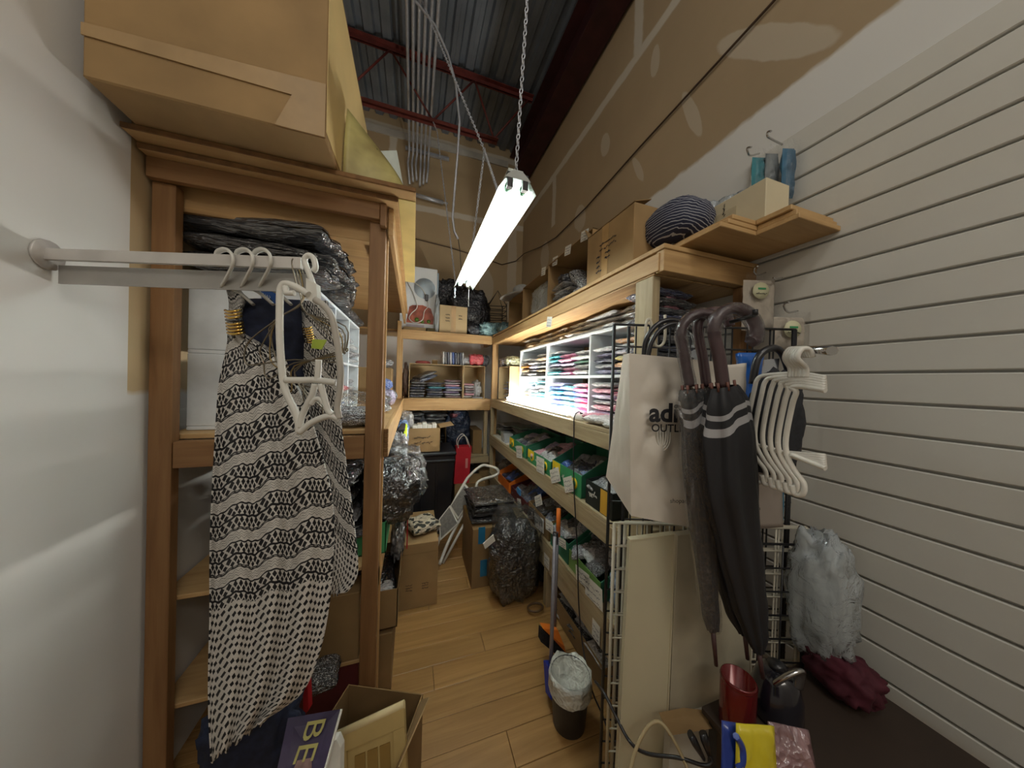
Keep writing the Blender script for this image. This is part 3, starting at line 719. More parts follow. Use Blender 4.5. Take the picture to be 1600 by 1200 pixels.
for (a, c, r_) in ((.02, .14, .025), (.15, .13, .022), (.08, .12, .02)): MB().lathe([(0, 0), (r_, 0), (r_, .002), (0, .002)], n=12, M=Matrix.Translation((a, 3.4955, zt+c)) @ Matrix.Rotation(R(90), 4, 'X')).build('printed_leaf', plain('leaf_print', sc(96, 130, 50), .5), ap)
MB().bevbox(.235, .25, 3.50, 3.74, zt+.02, zt+.70, .002).build('side_panel', plain('grey_blue_print', sc(150, 172, 186), .5), ap)
b = MB().tube(smooth([(-.09, 3.485, zt+.55), (-.02, 3.48, zt+.42), (.02, 3.478, zt+.28), (-.04, 3.48, zt+.20), (-.06, 3.48, zt+.14), (0, 3.48, zt+.10), (.08, 3.48, zt+.14), (.10, 3.48, zt+.24), (.14, 3.48, zt+.30), (.13, 3.48, zt+.38), (.06, 3.482, zt+.50), (-.04, 3.484, zt+.56)], 8), .005, 6)
b.build('power_cord', WPL, ap)
MB().bevbox(.105, .14, 3.47, 3.495, zt+.36, zt+.43, .004).build('plug', BLP, ap)
MB().box(-.09, .10, 3.4965, 3.4995, zt+.055, zt+.085).build('printed_band', plain('pale_print', sc(196, 190, 200), .6), ap)
carton('flat yellow and white carton lying under the leaning appliance box', -.12, .12, 3.44, 3.74, zt, zt+.045, None, CBL, name='flat_carton')
carton('small dark olive carton under the right end of the appliance box', .13, .22, 3.42, 3.74, zt, zt+.045, None, plain('olive_card', sc(96, 86, 44), .6), name='small_carton')
sheet('curved_board', 'glossy white curved panel leaning behind the left shelf end, on the back unit', 'panel', [(-.155, 3.43, zt), (-.10, 3.43, zt+.05), (-.065, 3.43, zt+.25), (-.055, 3.43, zt+.45), (-.12, 3.43, zt+.46), (-.16, 3.43, zt+.3)], (0, .012, 0), plain('white_board', sc(230, 234, 236), .3))
o = MB().tube([(-.06, 3.60, zt+.80), (-.065, 3.60, zt+1.12)], .022, 8).build('striped_roll', plain('red_white_roll', sc(226, 150, 160), .5, nscale=45, namp=.5)); 
tag(o, 'red and white patterned roll standing on the white appliance box', 'roll'); o.location.z -= .055
cb = carton('square cardboard box with printed marks standing on top of the back unit', .262, .575, 3.395, 3.70, zt, zt+.315, None, CBL, tape='-Y')
for i, (dx, dz, s_) in enumerate(((.06, .20, 'G.W'), (.06, .165, 'N.W'), (.06, .13, 'MEAS'), (.21, .20, 'KGS'), (.21, .165, 'KGS'))): scribble(cb, (.262+dx, 3.393, zt+dz), (1, 0, 0), (0, 0, 1), .06 if dx < .1 else .05, .022, INK, 1, i, 'printed_mark', .0028)
film_blob('refuse_sack', 'huge black plastic sack slumped behind the square cardboard box', 'bag', (.62, 3.62, zt+.30), (.26, .14, .30), plain('black_sack', (.012, .013, .018), .32, nscale=8, namp=.3, bmp=.8, coat=.3), 11, .16)
film_blob('refuse_sack', 'upper black plastic sack leaning on the back wall above the cardboard box', 'bag', (.40, 3.70, zt+.50), (.22, .10, .19), plain('black_sack', (.012, .013, .018)), 17, .16)
film_blob('plastic_bag', 'small grey plastic bag squashed between square box and teal bag', 'bag', (.66, 3.42, zt+.06), (.07, .05, .06), plain('grey_wrap', sc(70, 74, 82), .3, coat=.6, nscale=12, namp=.5, bmp=.7), 21)
film_blob('plastic_bag', 'crumpled teal plastic bag at the corner where the shelves meet', 'bag', (.86, 3.42, zt+.08), (.14, .10, .085), plain('teal_wrap', sc(132, 172, 178), .25, coat=.8, nscale=14, namp=.45, bmp=.9), 23, .22)
film_blob('plastic_bag', 'smaller blue green plastic bag in front of the first open carton', 'bag', (1.0, 3.22, zt+.07), (.10, .09, .07), plain('teal_wrap2', sc(92, 128, 134), .25, coat=.8, nscale=14, namp=.45, bmp=.9), 29, .2)
film_blob('clear_bag', 'clear frosted plastic bag behind the square cardboard box', 'bag', (.235, 3.42, zt+.20), (.028, .03, .20), FROST, 31)
# black wire rack in the corner
wk = thing('wire_rack', 'black wire rack with a pointed frame in the far corner on top', 'rack', (1.0, 3.62, zt))
for k_ in range(7):
    z_ = zt+.06+k_*.06; MB().tube([(.88, 3.62, z_), (1.10, 3.55, z_), (1.10, 3.74, z_), (.88, 3.78, z_)], .005, 5, closed=True).build('wire_shelf', BLK, wk)
b = MB()
for p in ((.88, 3.62), (1.10, 3.55), (1.10, 3.74), (.88, 3.78)): b.tube([(p[0], p[1], zt), (p[0], p[1], zt+.46)], .005, 5)
b.tube([(.88, 3.62, zt+.42), (.99, 3.60, zt+.62), (1.10, 3.55, zt+.42)], .005, 5).tube([(.88, 3.78, zt+.42), (.99, 3.60, zt+.62), (1.10, 3.74, zt+.42)], .005, 5); b.build('wire_frame', BLK, wk)

# ================================================================ RIGHT UNIT, TOP
zt = 2.031
c1 = carton('large open-fronted carton farthest along the top of the right shelves, hat on it', .96, 1.37, 2.58, 3.02, zt, zt+.33, '-X', CB)
c2 = carton('large open-fronted carton on the right shelves holding a clear round bag', .95, 1.37, 2.02, 2.57, zt, zt+.34, '-X', CB)
c3 = carton('large open-fronted carton next to the printed cardboard box, grey packs inside', .94, 1.37, 1.435, 2.01, zt, zt+.35, '-X', CB)
film_blob('clear_bag', 'inflated clear plastic bag standing in the middle open carton', 'bag', (1.08, 2.31, zt+.16), (.11, .20, .15), FROST, 37, .10)
pile('at far side in the near open carton on top', 1.05, 1.86, zt+.006, 5, .18, .20, .034, ['grey', 'pale', 'charcoal', 'pale'], 'grey packs in the top cartons', style='speck')
film_blob('plastic_bag', 'small grey wrapped roll on the packs in the near open carton', 'bag', (1.03, 1.86, zt+.205), (.07, .06, .03), plain('grey_wrap', sc(70, 74, 82)), 39)
pack(1.05, 1.62, zt+.05, .24, .26, .10, .2, 'charcoal', 'big charcoal wrapped pack leaning in the near open carton', None, 'speck', tilt=(.75, 0))
pack(1.06, 1.55, zt+.006, .22, .20, .07, .2, 'grey', 'grey pack lying at the near end of the near open carton', None, 'speck')
# straw hat
ht = thing('sun_hat', 'wide brimmed grey sun hat resting on the farthest open carton', 'hat', (1.02, 2.8, zt+.335))
hm = plain('hat_felt', sc(160, 160, 156), .8, nscale=30, namp=.15)
T = Matrix.Translation((1.04, 2.84, zt+.345)) @ Matrix.Rotation(R(-12), 4, 'Y')
MB().lathe([(.09, .004), (.13, .0), (.19, -.002), (.23, .012), (.228, .016), (.19, .003), (.13, .005), (.09, .009)], (0, 0, 0), 28, T).build('brim', hm, ht)
MB().lathe([(.092, .003), (.088, .05), (.078, .09), (.05, .112), (0, .118)], (0, 0, 0), 24, T).build('crown', hm, ht)
# printed carton
cp = thing('cardboard_box', 'closed cardboard box with printed black lettering and tape on the right top shelf', 'box', (1.1, 1.24, zt))
MB().bevbox(.90, 1.16, 1.055, 1.42, zt, zt+.272, .003).build('box_body', CB, cp)
MB().box(.8985, .8995, 1.235, 1.285, zt+.0, zt+.27).build('packing_tape', TAPE, cp)
for (fl_, nm) in (([(.90, 1.055, zt+.273), (.90, 1.42, zt+.273), (.99, 1.42, zt+.31), (.99, 1.055, zt+.30)], 'flap'), ([(.905, 1.42, zt+.273), (1.155, 1.42, zt+.273), (1.15, 1.46, zt+.37), (.93, 1.50, zt+.36)], 'flap')): MB().prism(fl_, (0, 0, .004)).build(nm, CBD, cp)
yy = Vector((0, -1, 0)); zz_ = Vector((0, 0, 1))
for i, (dy, dz, ww) in enumerate(((.10, .175, .17), (.10, .148, .17), (.09, .120, .035), (.09, .094, .035), (.09, .068, .035), (.16, .120, .05), (.16, .094, .05), (.085, .045, .06))):
    scribble(cp, (.8980, 1.42-dy, zt+dz), yy, zz_, ww, .022, INKB if i < 2 else INK, 1, 70+i, 'printed_mark', .0032)
# crumpled plastic and striped garment
MB_ = film_blob('striped_garment', 'navy garment with fine white stripes on the right top shelf beside the printed box', 'garment', (1.06, .98, 2.12), (.11, .13, .085), None or plain('x', (0, 0, 0)), 41, .04)
m, nt, b = newmat('navy_stripes'); g = nt.nodes.new('ShaderNodeNewGeometry'); sp = nt.nodes.new('ShaderNodeSeparateXYZ'); nt.links.new(g.outputs['Position'], sp.inputs[0])
k = ((X(nt, sp.outputs[2])+X(nt, sp.outputs[0])*.2)*95.0).fract().lt(.22); nt.links.new(mixc(nt, k, sc(30, 36, 62), sc(170, 172, 180)), b.inputs['Base Color']); b.inputs['Roughness'].default_value = .7
MB_.data.materials[0] = m; MB_.location.z = 2.105
film_blob('clear_bag', 'heap of crumpled clear plastic bags behind the striped garment', 'bag', (1.28, 1.08, 2.22), (.09, .20, .11), FROST, 43, .22)
film_blob('clear_bag', 'crumpled clear bag lying along the back of the white carton', 'bag', (1.33, .92, 2.28), (.04, .12, .06), FROST, 47, .2)
cw = carton('long pale cream cardboard box lying over the stacked boards at right', 1.16, 1.285, .70, 1.04, 2.105, 2.245, None, plain('cream_card', sc(206, 194, 164), .7, nscale=6, namp=.05), name='pale_box')
MB().box(1.1588, 1.1598, .80, .88, 2.115, 2.20).build('printed_panel', plain('pale_print2', sc(196, 182, 150), .7), cw)
scribble(cw, (1.1583, .845, 2.12), (0, -1, 0), (0, 0, 1), .035, .05, INK, 2, 5, 'printed_mark', .0016); scribble(cw, (1.1583, .842, 2.175), (0, 0, 1), (0, 1, 0), .06, .018, INK, 1, 15, 'script_lettering', .0016)

# ================================================================ RIGHT UNIT, WHITE ORGANISER
og = thing('cubby_organiser', 'white plastic cubby organiser on the lit right middle shelf', 'organiser', (1.2, 1.95, 1.286))
zb, zm, zo = 1.2862, 1.535, 1.80
OW = plain('organiser_white', sc(226, 232, 236), .35)
for (a, c, z_) in ((1.10, 2.82, zb), (1.10, 2.82, zm), (1.10, 2.82, zo)): MB().bevbox(1.03, 1.37, a, c, z_, z_+.016, .002).build('shelf_panel', OW, og, fix=False)
ys = [1.10, 1.555, 2.175, 2.80]
for q in ys:
    MB().bevbox(1.03, 1.37, q, q+.016, zb+.017, zm-.001, .002).build('divider', OW, og, fix=False); MB().bevbox(1.03, 1.37, q, q+.016, zm+.017, zo-.001, .002).build('divider', OW, og, fix=False)
MB().box(1.372, 1.376, 1.10, 2.82, zb, zo+.01).build('back_panel', OW, og)
cub = {('upper', 'far'): [['pale', 'tan', 'orange', 'grey'], ['pale', 'grey', 'lilac', 'white'], ['grey', 'tan', 'pale']],
       ('upper', 'middle'): [['teal', 'pale', 'lilac', 'teal'], ['pink', 'rose', 'lilac', 'pink'], ['white', 'pale', 'green', 'white']],
       ('upper', 'near'): [['lilac', 'pale', 'navy'], ['white', 'orange', 'yellow', 'lilac'], ['pale', 'teal', 'white']],
       ('lower', 'far'): [['cream', 'white', 'tan'], ['white', 'lilac', 'aqua'], ['white', 'pale', 'aqua']],
       ('lower', 'middle'): [['blue', 'lilac', 'blue', 'aqua'], ['aqua', 'teal', 'aqua', 'blue'], ['pink', 'rose', 'pink', 'lilac']],
       ('lower', 'near'): [['lilac', 'rose', 'pale'], ['red', 'rose', 'red'], ['maroon', 'rose', 'white']]}
for (rw, cn), cols in cub.items():
    i = ['near', 'middle', 'far'].index(cn); y0 = ys[i]+.03; y1 = ys[i+1]-.012; n_ = 3 if i else 2; wd = (y1-y0)/n_
    for j in range(n_):
        yc = y1-wd*(j+.5)
        n2 = [5, 6, 5][(j+i) % 3] if rw == 'upper' else [6, 6, 5][(j+i) % 3]
        if (rw, cn, j) == ('lower', 'far', 0): n2 = 3
        pile(f'in the {["far","middle","near"][j] if n_==3 else ["far","near"][j]} pile of the {rw} {cn} cubby', 1.17, yc, (zm if rw == 'upper' else zb)+.018, n2, .27, wd*.97, .033, cols[j], f'packs in the {rw} {cn} cubby', kind='pack', style=['plain', 'speck', 'plain', 'print'][j], yj=.06)
# packs on top of the organiser
for j, (yc, n_, cl_) in enumerate(((2.62, 3, ['tan', 'cream', 'pale', 'charcoal']), (2.30, 3, ['cream', 'white', 'tan']), (2.02, 3, ['tan', 'cream', 'tan', 'white']), (1.74, 3, ['white', 'pale', 'white', 'lilac', 'tan']), (1.47, 3, ['pale', 'white', 'pale', 'white', 'pale']), (1.20, 3, ['white', 'pale', 'white', 'charcoal']))):
    pile(f'in the {["farthest","second farthest","third farthest","third nearest","second nearest","nearest"][j]} pile on the white organiser', 1.18, yc, zo+.017, n_, .28, .29, .031, cl_, 'packs on top of the white organiser', kind='pack', style=['plain', 'speck', 'print'][j % 3], jit=.02, yj=.25)
pack(1.05, 1.03, 1.80, .16, .14, .10, .2, 'rose', 'red and white wrapped pack behind the near post, under the top shelf', None, 'print')
pile('in the pile by the near end post', 1.03, 1.0, 1.60, 8, .22, .16, .038, ['black', 'navy', 'charcoal'], 'black packs by the near end post', style='plain', jit=.02)
# support of that pile: white drawer
dw = thing('drawer_unit', 'white plastic drawer unit near the end post on the middle shelf', 'drawers', (1.2, 1.0, 1.286))
MB().bevbox(.925, 1.38, .905, 1.09, 1.2865, 1.60, .006).build('drawer_body', OW, dw, fix=False)
for k_ in range(2): MB().bevbox(.917, .924, .915, 1.08, 1.30+k_*.15, 1.43+k_*.15, .003).build('drawer_front', WPL, dw, fix=False)
# far end: open carton and packs
c4 = carton('open-fronted cardboard box left of the white organiser, blue packs inside', .95, 1.36, 2.90, 3.30, 1.287, 1.66, '-X', CBL)
pile('in the open box left of the organiser', 1.12, 3.08, 1.295, 6, .26, .3, .035, ['blue', 'grey', 'lilac', 'blue', 'grey'], 'blue packs left of the organiser', style='speck')
film_blob('plastic_bag', 'dark and white wrapped bundle atop the box left of the organiser', 'bag', (1.02, 3.18, 1.72), (.09, .10, .055), plain('mix_wrap', sc(110, 104, 108), .3, coat=.7, nscale=22, namp=.9, bmp=.7), 51)
film_blob('plastic_bag', 'pale green and blue wrapped bundle atop the box left of the organiser', 'bag', (1.02, 2.98, 1.715), (.09, .09, .05), plain('mix_wrap2', sc(176, 180, 150), .3, coat=.7, nscale=18, namp=.5, bmp=.7), 53)
pack(1.0, 1.28, 1.2865, .24, .22, .05, .1, 'white', 'white folded pack lying before the organiser near the lamp cord', None, 'plain'); pack(.96, 1.165, 1.2865, .14, .12, .03, .3, 'white', 'flat white paper wrapped pack at the near end of the lit shelf', None, 'plain')
pack(.985, 1.40, 1.3, .12, .12, .035, .3, 'rose', 'small rose wrapped pack beside the tube lamp housing', None, 'plain')

# ================================================================ RIGHT UNIT, LOWER SHELVES
def display_box(label, y0, y1, z, h0, h1, m, x0=.885, dep=.34, logos=True, side=None, mi=None):
    """shelf-ready display box: low front, sides rising to a high back"""
    L = thing('display_box', label, 'box', (x0+dep/2, (y0+y1)/2, z)); t = .004; side = side or m
    MB().box(x0, x0+t, y0, y1, z, z+h0).build('front_panel', m, L)
    MB().box(x0+t, x0+dep, y0, y1, z, z+t).box(x0+dep-t, x0+dep, y0, y1, z+t, z+h1).build('tray', mi or side, L)
    for q in (y0, y1-t):
        MB().prism([(x0+t, q, z), (x0+dep, q, z), (x0+dep, q, z+h1), (x0+dep*.55, q, z+h1*.92), (x0+t, q, z+h0)], (0, t, 0)).build('side_panel', side, L)
    if logos:
        MB().box(x0-.0006, x0-.0002, y1-(y1-y0)*.30, y1-.002, z+h0*.35, z+h0-.002).build('yellow_corner', YEL, L)
        for q in (y0+(y1-y0)*.2, y0+(y1-y0)*.8):
            MB().lathe([(0, 0), (.032, 0), (.032, .0012), (0, .0012)], n=16, M=Matrix.Translation((x0-.0008, q, z+h0*.5)) @ Matrix.Rotation(R(-90), 4, 'Y')).build('yellow_emblem', YEL, L)
            MB().lathe([(0, 0), (.017, 0), (.017, .0012), (0, .0012)], n=12, M=Matrix.Translation((x0-.0022, q, z+h0*.5)) @ Matrix.Rotation(R(-90), 4, 'Y')).build('green_emblem_centre', GRN, L)
        scribble(L, (x0, y0+(y1-y0)*.66, z+h0*.3), (0, -1, 0), (0, 0, 1), (y1-y0)*.3, h0*.45, WHT, 1, int(y0*100), 'script_lettering', .003)
    return L
zs = .866
pile('in the far corner pile under the lit shelf', 1.08, 3.15, zs, 5, .28, .28, .03, ['grey', 'green', 'grey', 'charcoal'], 'grey green packs in the far lower corner', style='plain')
pile('second from the far corner under the lit shelf', 1.14, 2.84, zs, 6, .26, .26, .03, ['charcoal', 'grey', 'green'], 'grey green packs in the far lower corner', style='speck')
pk = MB().prism([(.90, 2.95, zs), (.98, 2.95, zs), (.99, 2.97, zs+.09), (.89, 2.97, zs+.10)], (0, -.12, 0)).build('clear_tray', MILK); tag(pk, 'small milky plastic tray at the far end of the upper lower shelf', 'tray')
sheet('paper_liner', 'white paper liner at the far end of the shelf under the lamp', 'paper', [(.89, 3.28, zs+.0), (1.0, 3.28, zs+.0), (1.0, 2.75, zs+.0), (.89, 2.75, zs+.0)], (0, 0, .003), WHT)
display_box('green and yellow display box farthest of four on the shelf under the lamp', 2.22, 2.64, zs+.004, .10, .17, GRN, side=GRD)
display_box('green and yellow display box with pinkish packs, second farthest of four', 1.76, 2.17, zs, .10, .19, GRN, side=GRD)
display_box('largest green display box on the shelf under the lamp, dark packs inside', 1.385, 1.735, zs, .125, .235, GRN, side=GRD)
db = display_box('dark box with yellow panel, nearest on the shelf under the lamp', 1.12, 1.34, zs, .125, .16, plain('black_green_card', sc(24, 34, 32), .5), logos=False)
MB().box(.8835, .8845, 1.15, 1.21, zs+.004, zs+.12).build('yellow_panel', plain('ochre_print', sc(220, 170, 60), .5), db); scribble(db, (.884, 1.32, zs+.05), (0, -1, 0), (0, 0, 1), .09, .06, WHT, 1, 9, 'script_lettering', .003)
def heap(where, x, y, z, dx, dy, n_, cols, group, sz=.13, style=('speck', 'plain', 'print'), rise=.07, kind='wrapped pack'):
    """loosely thrown packs on sloping display"""
    for i in range(n_):
        u = (i+.5)/n_; px_ = x+dx*((i*0.618) % 1-.5)*.8; py_ = y+dy*(u-.5)*.85
        c = cols[i % len(cols)]
        lb = f'{c} {kind}, {["first","second","third","fourth","fifth","sixth","seventh","eighth","ninth"][i]} from the far side, {where}'
        pack(px_, py_, z+rise*((i*0.618) % 1), sz*rnd.uniform(.85, 1.1), sz*rnd.uniform(.8, 1.1), .045, rnd.uniform(-.6, .6), c, lb, group, style[i % len(style)], tilt=(rnd.uniform(-.3, .3), rnd.uniform(-.55, -.2)))
def heapr(where, x, y, z, dx, dy, n_, cols, group, **k):
    heap(where, x, y, z, dx, -dy, n_, cols, group, **k)
heapr('in the farthest green display box', 1.06, 2.43, zs+.055, .24, .36, 7, ['charcoal', 'lilac', 'navy', 'grey', 'pale'], 'packs in the farthest green display box')
heapr('in the second green display box', 1.05, 1.965, zs+.055, .24, .36, 8, ['rose', 'lilac', 'pale', 'rose', 'charcoal', 'pale'], 'packs in the second green display box')
heapr('in the largest green display box', 1.05, 1.56, zs+.06, .22, .29, 8, ['blue', 'grey', 'charcoal', 'black', 'navy', 'charcoal', 'pale'], 'packs in the largest green display box', style=('plain', 'speck'))
heapr('in the dark display box', 1.04, 1.23, zs+.08, .2, .16, 4, ['grey', 'charcoal', 'pale'], 'packs in the dark display box')
pile('behind the farthest green display box', 1.30, 2.5, zs+.0, 7, .12, .36, .03, ['charcoal', 'navy', 'grey'], 'packs behind the green display boxes', kind='pack'); 
# --- second lower shelf
zq = .431
ob = display_box('orange display box leaning at the far end of the second lower shelf', 2.62, 3.0, zq, .10, .2, ORG, logos=False, side=ORG)
heapr('in the orange display box', 1.05, 2.81, zq+.06, .22, .3, 5, ['navy', 'charcoal', 'blue'], 'packs in the orange display box', style=('plain',))
film_blob('plastic_bag', 'clear wrapped pale bundle in the far corner of the second lower shelf', 'bag', (1.06, 3.18, zq+.08), (.11, .10, .08), plain('grey_clear', sc(124, 120, 116), .25, coat=.9, nscale=14, namp=.4, bmp=.9), 61)
display_box('maroon printed box with a blue and white tag on the second lower shelf', 2.16, 2.56, zq, .10, .16, MAR, logos=False)
bb = display_box('open brown box with printed end on the second lower shelf', 1.76, 2.12, zq, .13, .17, CBD, logos=False)
display_box('green display box standing on the second lower shelf beside the brown box', 1.50, 1.73, zq, .12, .24, GRD, logos=False)
db2 = display_box('green display box with white label behind the broom handles', 1.19, 1.49, zq, .10, .21, plain('light_green_print', sc(112, 150, 80), .5), logos=False, side=GRD)
heapr('in the maroon box', 1.04, 2.36, zq+.06, .2, .33, 6, ['navy', 'maroon', 'charcoal', 'black', 'blue'], 'packs in the maroon box')
heapr('in the open brown box', 1.02, 1.94, zq+.08, .2, .3, 6, ['black', 'navy', 'charcoal', 'brown'], 'packs in the open brown box', style=('plain', 'speck'))
heapr('in the tall green box', 1.02, 1.615, zq+.10, .18, .18, 4, ['grey', 'charcoal', 'pale'], 'packs in the tall green box')
heapr('in the green box behind the broom', 1.02, 1.34, zq+.09, .2, .24, 7, ['grey', 'charcoal', 'pale', 'charcoal'], 'packs in the green box behind the broom')
film_blob('plastic_bag', 'clear bag with blue and white packaging at the near end of the second lower shelf', 'bag', (.99, 1.09, zq+.10), (.10, .085, .10), plain('blue_white_wrap', sc(150, 172, 198), .25, coat=.9, nscale=12, namp=.6, bmp=.9), 63)
tg = MB().box(.878, .884, 2.30, 2.38, zq+.10, zq+.15).build('blue_white_tag', plain('sky_blue_print', sc(70, 150, 210), .4)); tag(tg, 'small bright blue tag on the maroon box', 'tag')
# bottom level
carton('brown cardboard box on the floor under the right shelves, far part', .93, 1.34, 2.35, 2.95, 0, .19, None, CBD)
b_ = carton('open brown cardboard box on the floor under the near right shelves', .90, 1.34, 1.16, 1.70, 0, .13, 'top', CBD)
for j in range(3):
    pile(f'in the {["far","middle","near"][j]} pile under the lowest right shelf', 1.02, 1.60-j*.165, .008, 7, .20, .15, .03, ['pale', 'black', 'charcoal', 'white'], 'zebra patterned packs under the lowest right shelf', style='print', jit=.02, yj=.3, kind='patterned pack')
tag(MB().box(1.0, 1.15, 1.12, 1.155, .0, .30).build('white_card', WHT), 'white card standing beside the patterned packs at floor level', 'card')
film_blob('garment_bag', 'dark garment bag stuffed under the shelves behind the big wrapped bag', 'bag', (1.02, 1.98, .15), (.11, .14, .15), plain('dark_wrap', (.016, .018, .03), .4, coat=.3, nscale=9, bmp=.6), 67)
# price tags taped on rails and boxes
def price(px, py, w_, h_, rot, X_=.8675, seed=0, m=WHT, rows=3):
    w_ *= 1.55; c = at(px, py, 'X', X_); a = R(rot); xd = Vector((0, -math.cos(a), math.sin(a))); yd = Vector((0, math.sin(a), math.cos(a)))
    o = c-xd*w_/2-yd*h_/2
    t_ = MB().prism([o, o+xd*w_, o+xd*w_+yd*h_, o+yd*h_], (.0012, 0, 0)).build('price_tag', m, ru)
    q = scribble(t_, o+yd*.004-Vector((.0005, 0, 0)), xd, yd, w_, h_*.85, PEN, rows, seed)
    return t_
TG = [(811, 706, .09, .10, 12), (844, 727, .085, .11, 4), (867, 743, .085, .085, 25), (888, 757, .07, .085, 25), (811, 787, .06, .08, 15), (828, 805, .07, .05, 20), (841, 782, .08, .07, 30),
      (842, 817, .10, .095, 8), (858, 822, .07, .07, 8), (878, 848, .06, .05, 12), (828, 843, .09, .09, 4), (910, 902, .085, .075, 10), (927, 925, .095, .10, 6), (854, 877, .05, .08, 2), (931, 987, .04, .09, 0), (858, 503, .05, .07, -12)]
for i, (a, c, w_, h_, r_) in enumerate(TG): price(a, c, w_, h_, r_, .8675 if i not in (0, 1, 2, 3, 6, 9) else .866, i)
for i, (a, c) in enumerate(((849, 424), (867, 408), (887, 391), (913, 368))): price(a, c, .05, .06, -10, .9385 if i > 1 else .9485, 40+i)

# ================================================================ LEFT UNIT STOCK
zt = 1.2812
def pileL(*a, **k): return pile(*a, **k)
ol = thing('cubby_organiser', 'white plastic cubby organiser on the left middle shelf behind the hanging clothes', 'organiser', (-.5, 1.9, zt))
for z_ in (zt, zt+.29, zt+.58): MB().bevbox(-.80, -.40, 1.42, 2.50, z_, z_+.014, .002).build('shelf_panel', OW, ol, fix=False)
for q in (1.42, 1.78, 2.13, 2.486):
    for z_ in (zt+.015, zt+.305): MB().bevbox(-.80, -.40, q, q+.014, z_, z_+.274, .002).build('divider', OW, ol, fix=False)
for r_ in range(2):
    for i in range(3):
        pileL(f'in the {["lower","upper"][r_]} {["near","middle","far"][i]} cubby of the left organiser', -.55, 1.61+i*.355, zt+.016+r_*.29, 4, .28, .29, .05, [['pale', 'grey', 'white'], ['blue', 'yellow', 'red'], ['grey', 'charcoal', 'pale']][(i+r_) % 3], 'packs in the left organiser', style='speck', kind='pack')
for i in range(5):
    pileL(f'in the {["nearest","second","middle","fourth","farthest"][i]} pile on the left organiser', -.55-(.0 if i else .03), 1.47+i*.25, zt+.596, [3, 3, 2, 2, 1][i], [.50, .46, .40, .34, .3][i], .24, .078, ['black', 'black', 'charcoal', 'black'], 'black packs on the left organiser', kind='clear wrapped pack', jit=.02, yj=.2)
pack(-.50, 1.40, zt+.0, .20, .09, .09, .1, 'white', 'white wrapped packs at the front of the left middle shelf', None, 'plain')
pack(-.225, 1.47, zt, .19, .19, .085, .1, 'charcoal', 'dark tweed hat in clear wrap on the left middle shelf beside the post', None, 'speck', cat='hat', name='wrapped_hat')
film_blob('clear_bag', 'clear crumpled plastic over the tweed hat beside the post', 'bag', (-.215, 1.52, zt+.10), (.11, .10, .05), CLEAR, 71)
pack(-.21, 2.05, zt, .13, .22, .05, .2, 'white', 'white crumpled pack lying midway on the left middle shelf', None, 'print')
pack(-.20, 2.50, zt, .13, .26, .13, .1, 'lilac', 'black and white patterned pack at the far part of left middle shelf', None, 'print')
pack(-.21, 2.85, zt, .14, .22, .11, .1, 'charcoal', 'dark pack behind the patterned pack on left middle shelf', None, 'speck')
pack(-.27, 2.62, zt+.13, .15, .2, .10, .3, 'blue', 'blue and white pack tilted on the left middle shelf', None, 'print', tilt=(0, .4))
carton('brown cardboard box at the far end of the left middle shelf', -.52, -.20, 3.0, 3.27, zt, zt+.31, None, CB)
pack(-.30, 3.12, zt+.312, .18, .2, .09, .3, 'grey', 'grey wrapped pack on the far cardboard box of the left shelf', None, 'speck')
# under the middle shelf
zt = .7072
for i in range(3):
    pileL(f'in the {["nearest","second","third","farthest"][i]} pile under the left middle shelf', -.42, 1.52+i*.42, zt, 5, .42, .34, .08, ['charcoal', 'black', 'grey', 'black'], 'dark packs under the left middle shelf', kind='clear wrapped pack', jit=.02)
film_blob('garment_bag', 'big black garment in shiny clear plastic bulging into the aisle below the left shelf', 'bag', (-.10, 1.62, .94), (.15, .20, .15), plain('black_in_film', (.02, .021, .026), .35, nscale=8, namp=.5, bmp=.8, coat=1), 73, .13)
film_blob('clear_bag', 'clear plastic wrap folds over the bulging black garment bag', 'bag', (-.065, 1.66, 1.00), (.14, .16, .13), CLEAR, 75, .2)
film_blob('garment_bag', 'shiny silver grey wrapped garment hanging just above the black garment bag', 'bag', (-.085, 2.05, 1.02), (.06, .16, .13), plain('silver_wrap', sc(150, 152, 158), .2, coat=1, nscale=10, namp=.6, bmp=1), 77, .15)
hv = thing('safety_vest', 'black vest with neon yellow strips hanging on the aisle face of left shelf', 'vest', (-.08, 2.25, .95))
MB().prism([(-.085, 2.02, .90), (-.085, 2.50, .88), (-.085, 2.46, 1.14), (-.085, 2.05, 1.16)], (.035, 0, 0)).build('vest_body', FAB, hv)
for P in ([(-.048, 2.05, 1.14), (-.048, 2.27, 1.03), (-.048, 2.46, 1.13)], [(-.048, 2.03, .99), (-.048, 2.27, .90), (-.048, 2.49, .99)], [(-.048, 2.27, .88), (-.048, 2.28, 1.13)]):
    MB().tube(P, .012, 4, sx=1).build('neon_strip', plain('neon_yellow', sc(214, 240, 40), .5), hv)
film_blob('garment_bag', 'blue, red and white wrapped garment above the neon vest', 'bag', (-.075, 2.62, 1.05), (.05, .16, .10), plain('mixed_wrap', sc(120, 150, 200), .25, coat=1, nscale=14, namp=.8, bmp=.9), 79, .15)
film_blob('clear_bag', 'white translucent bag tip sticking out below the left shelf rail', 'bag', (-.05, 2.95, 1.10), (.06, .12, .08), MILK, 81, .2)
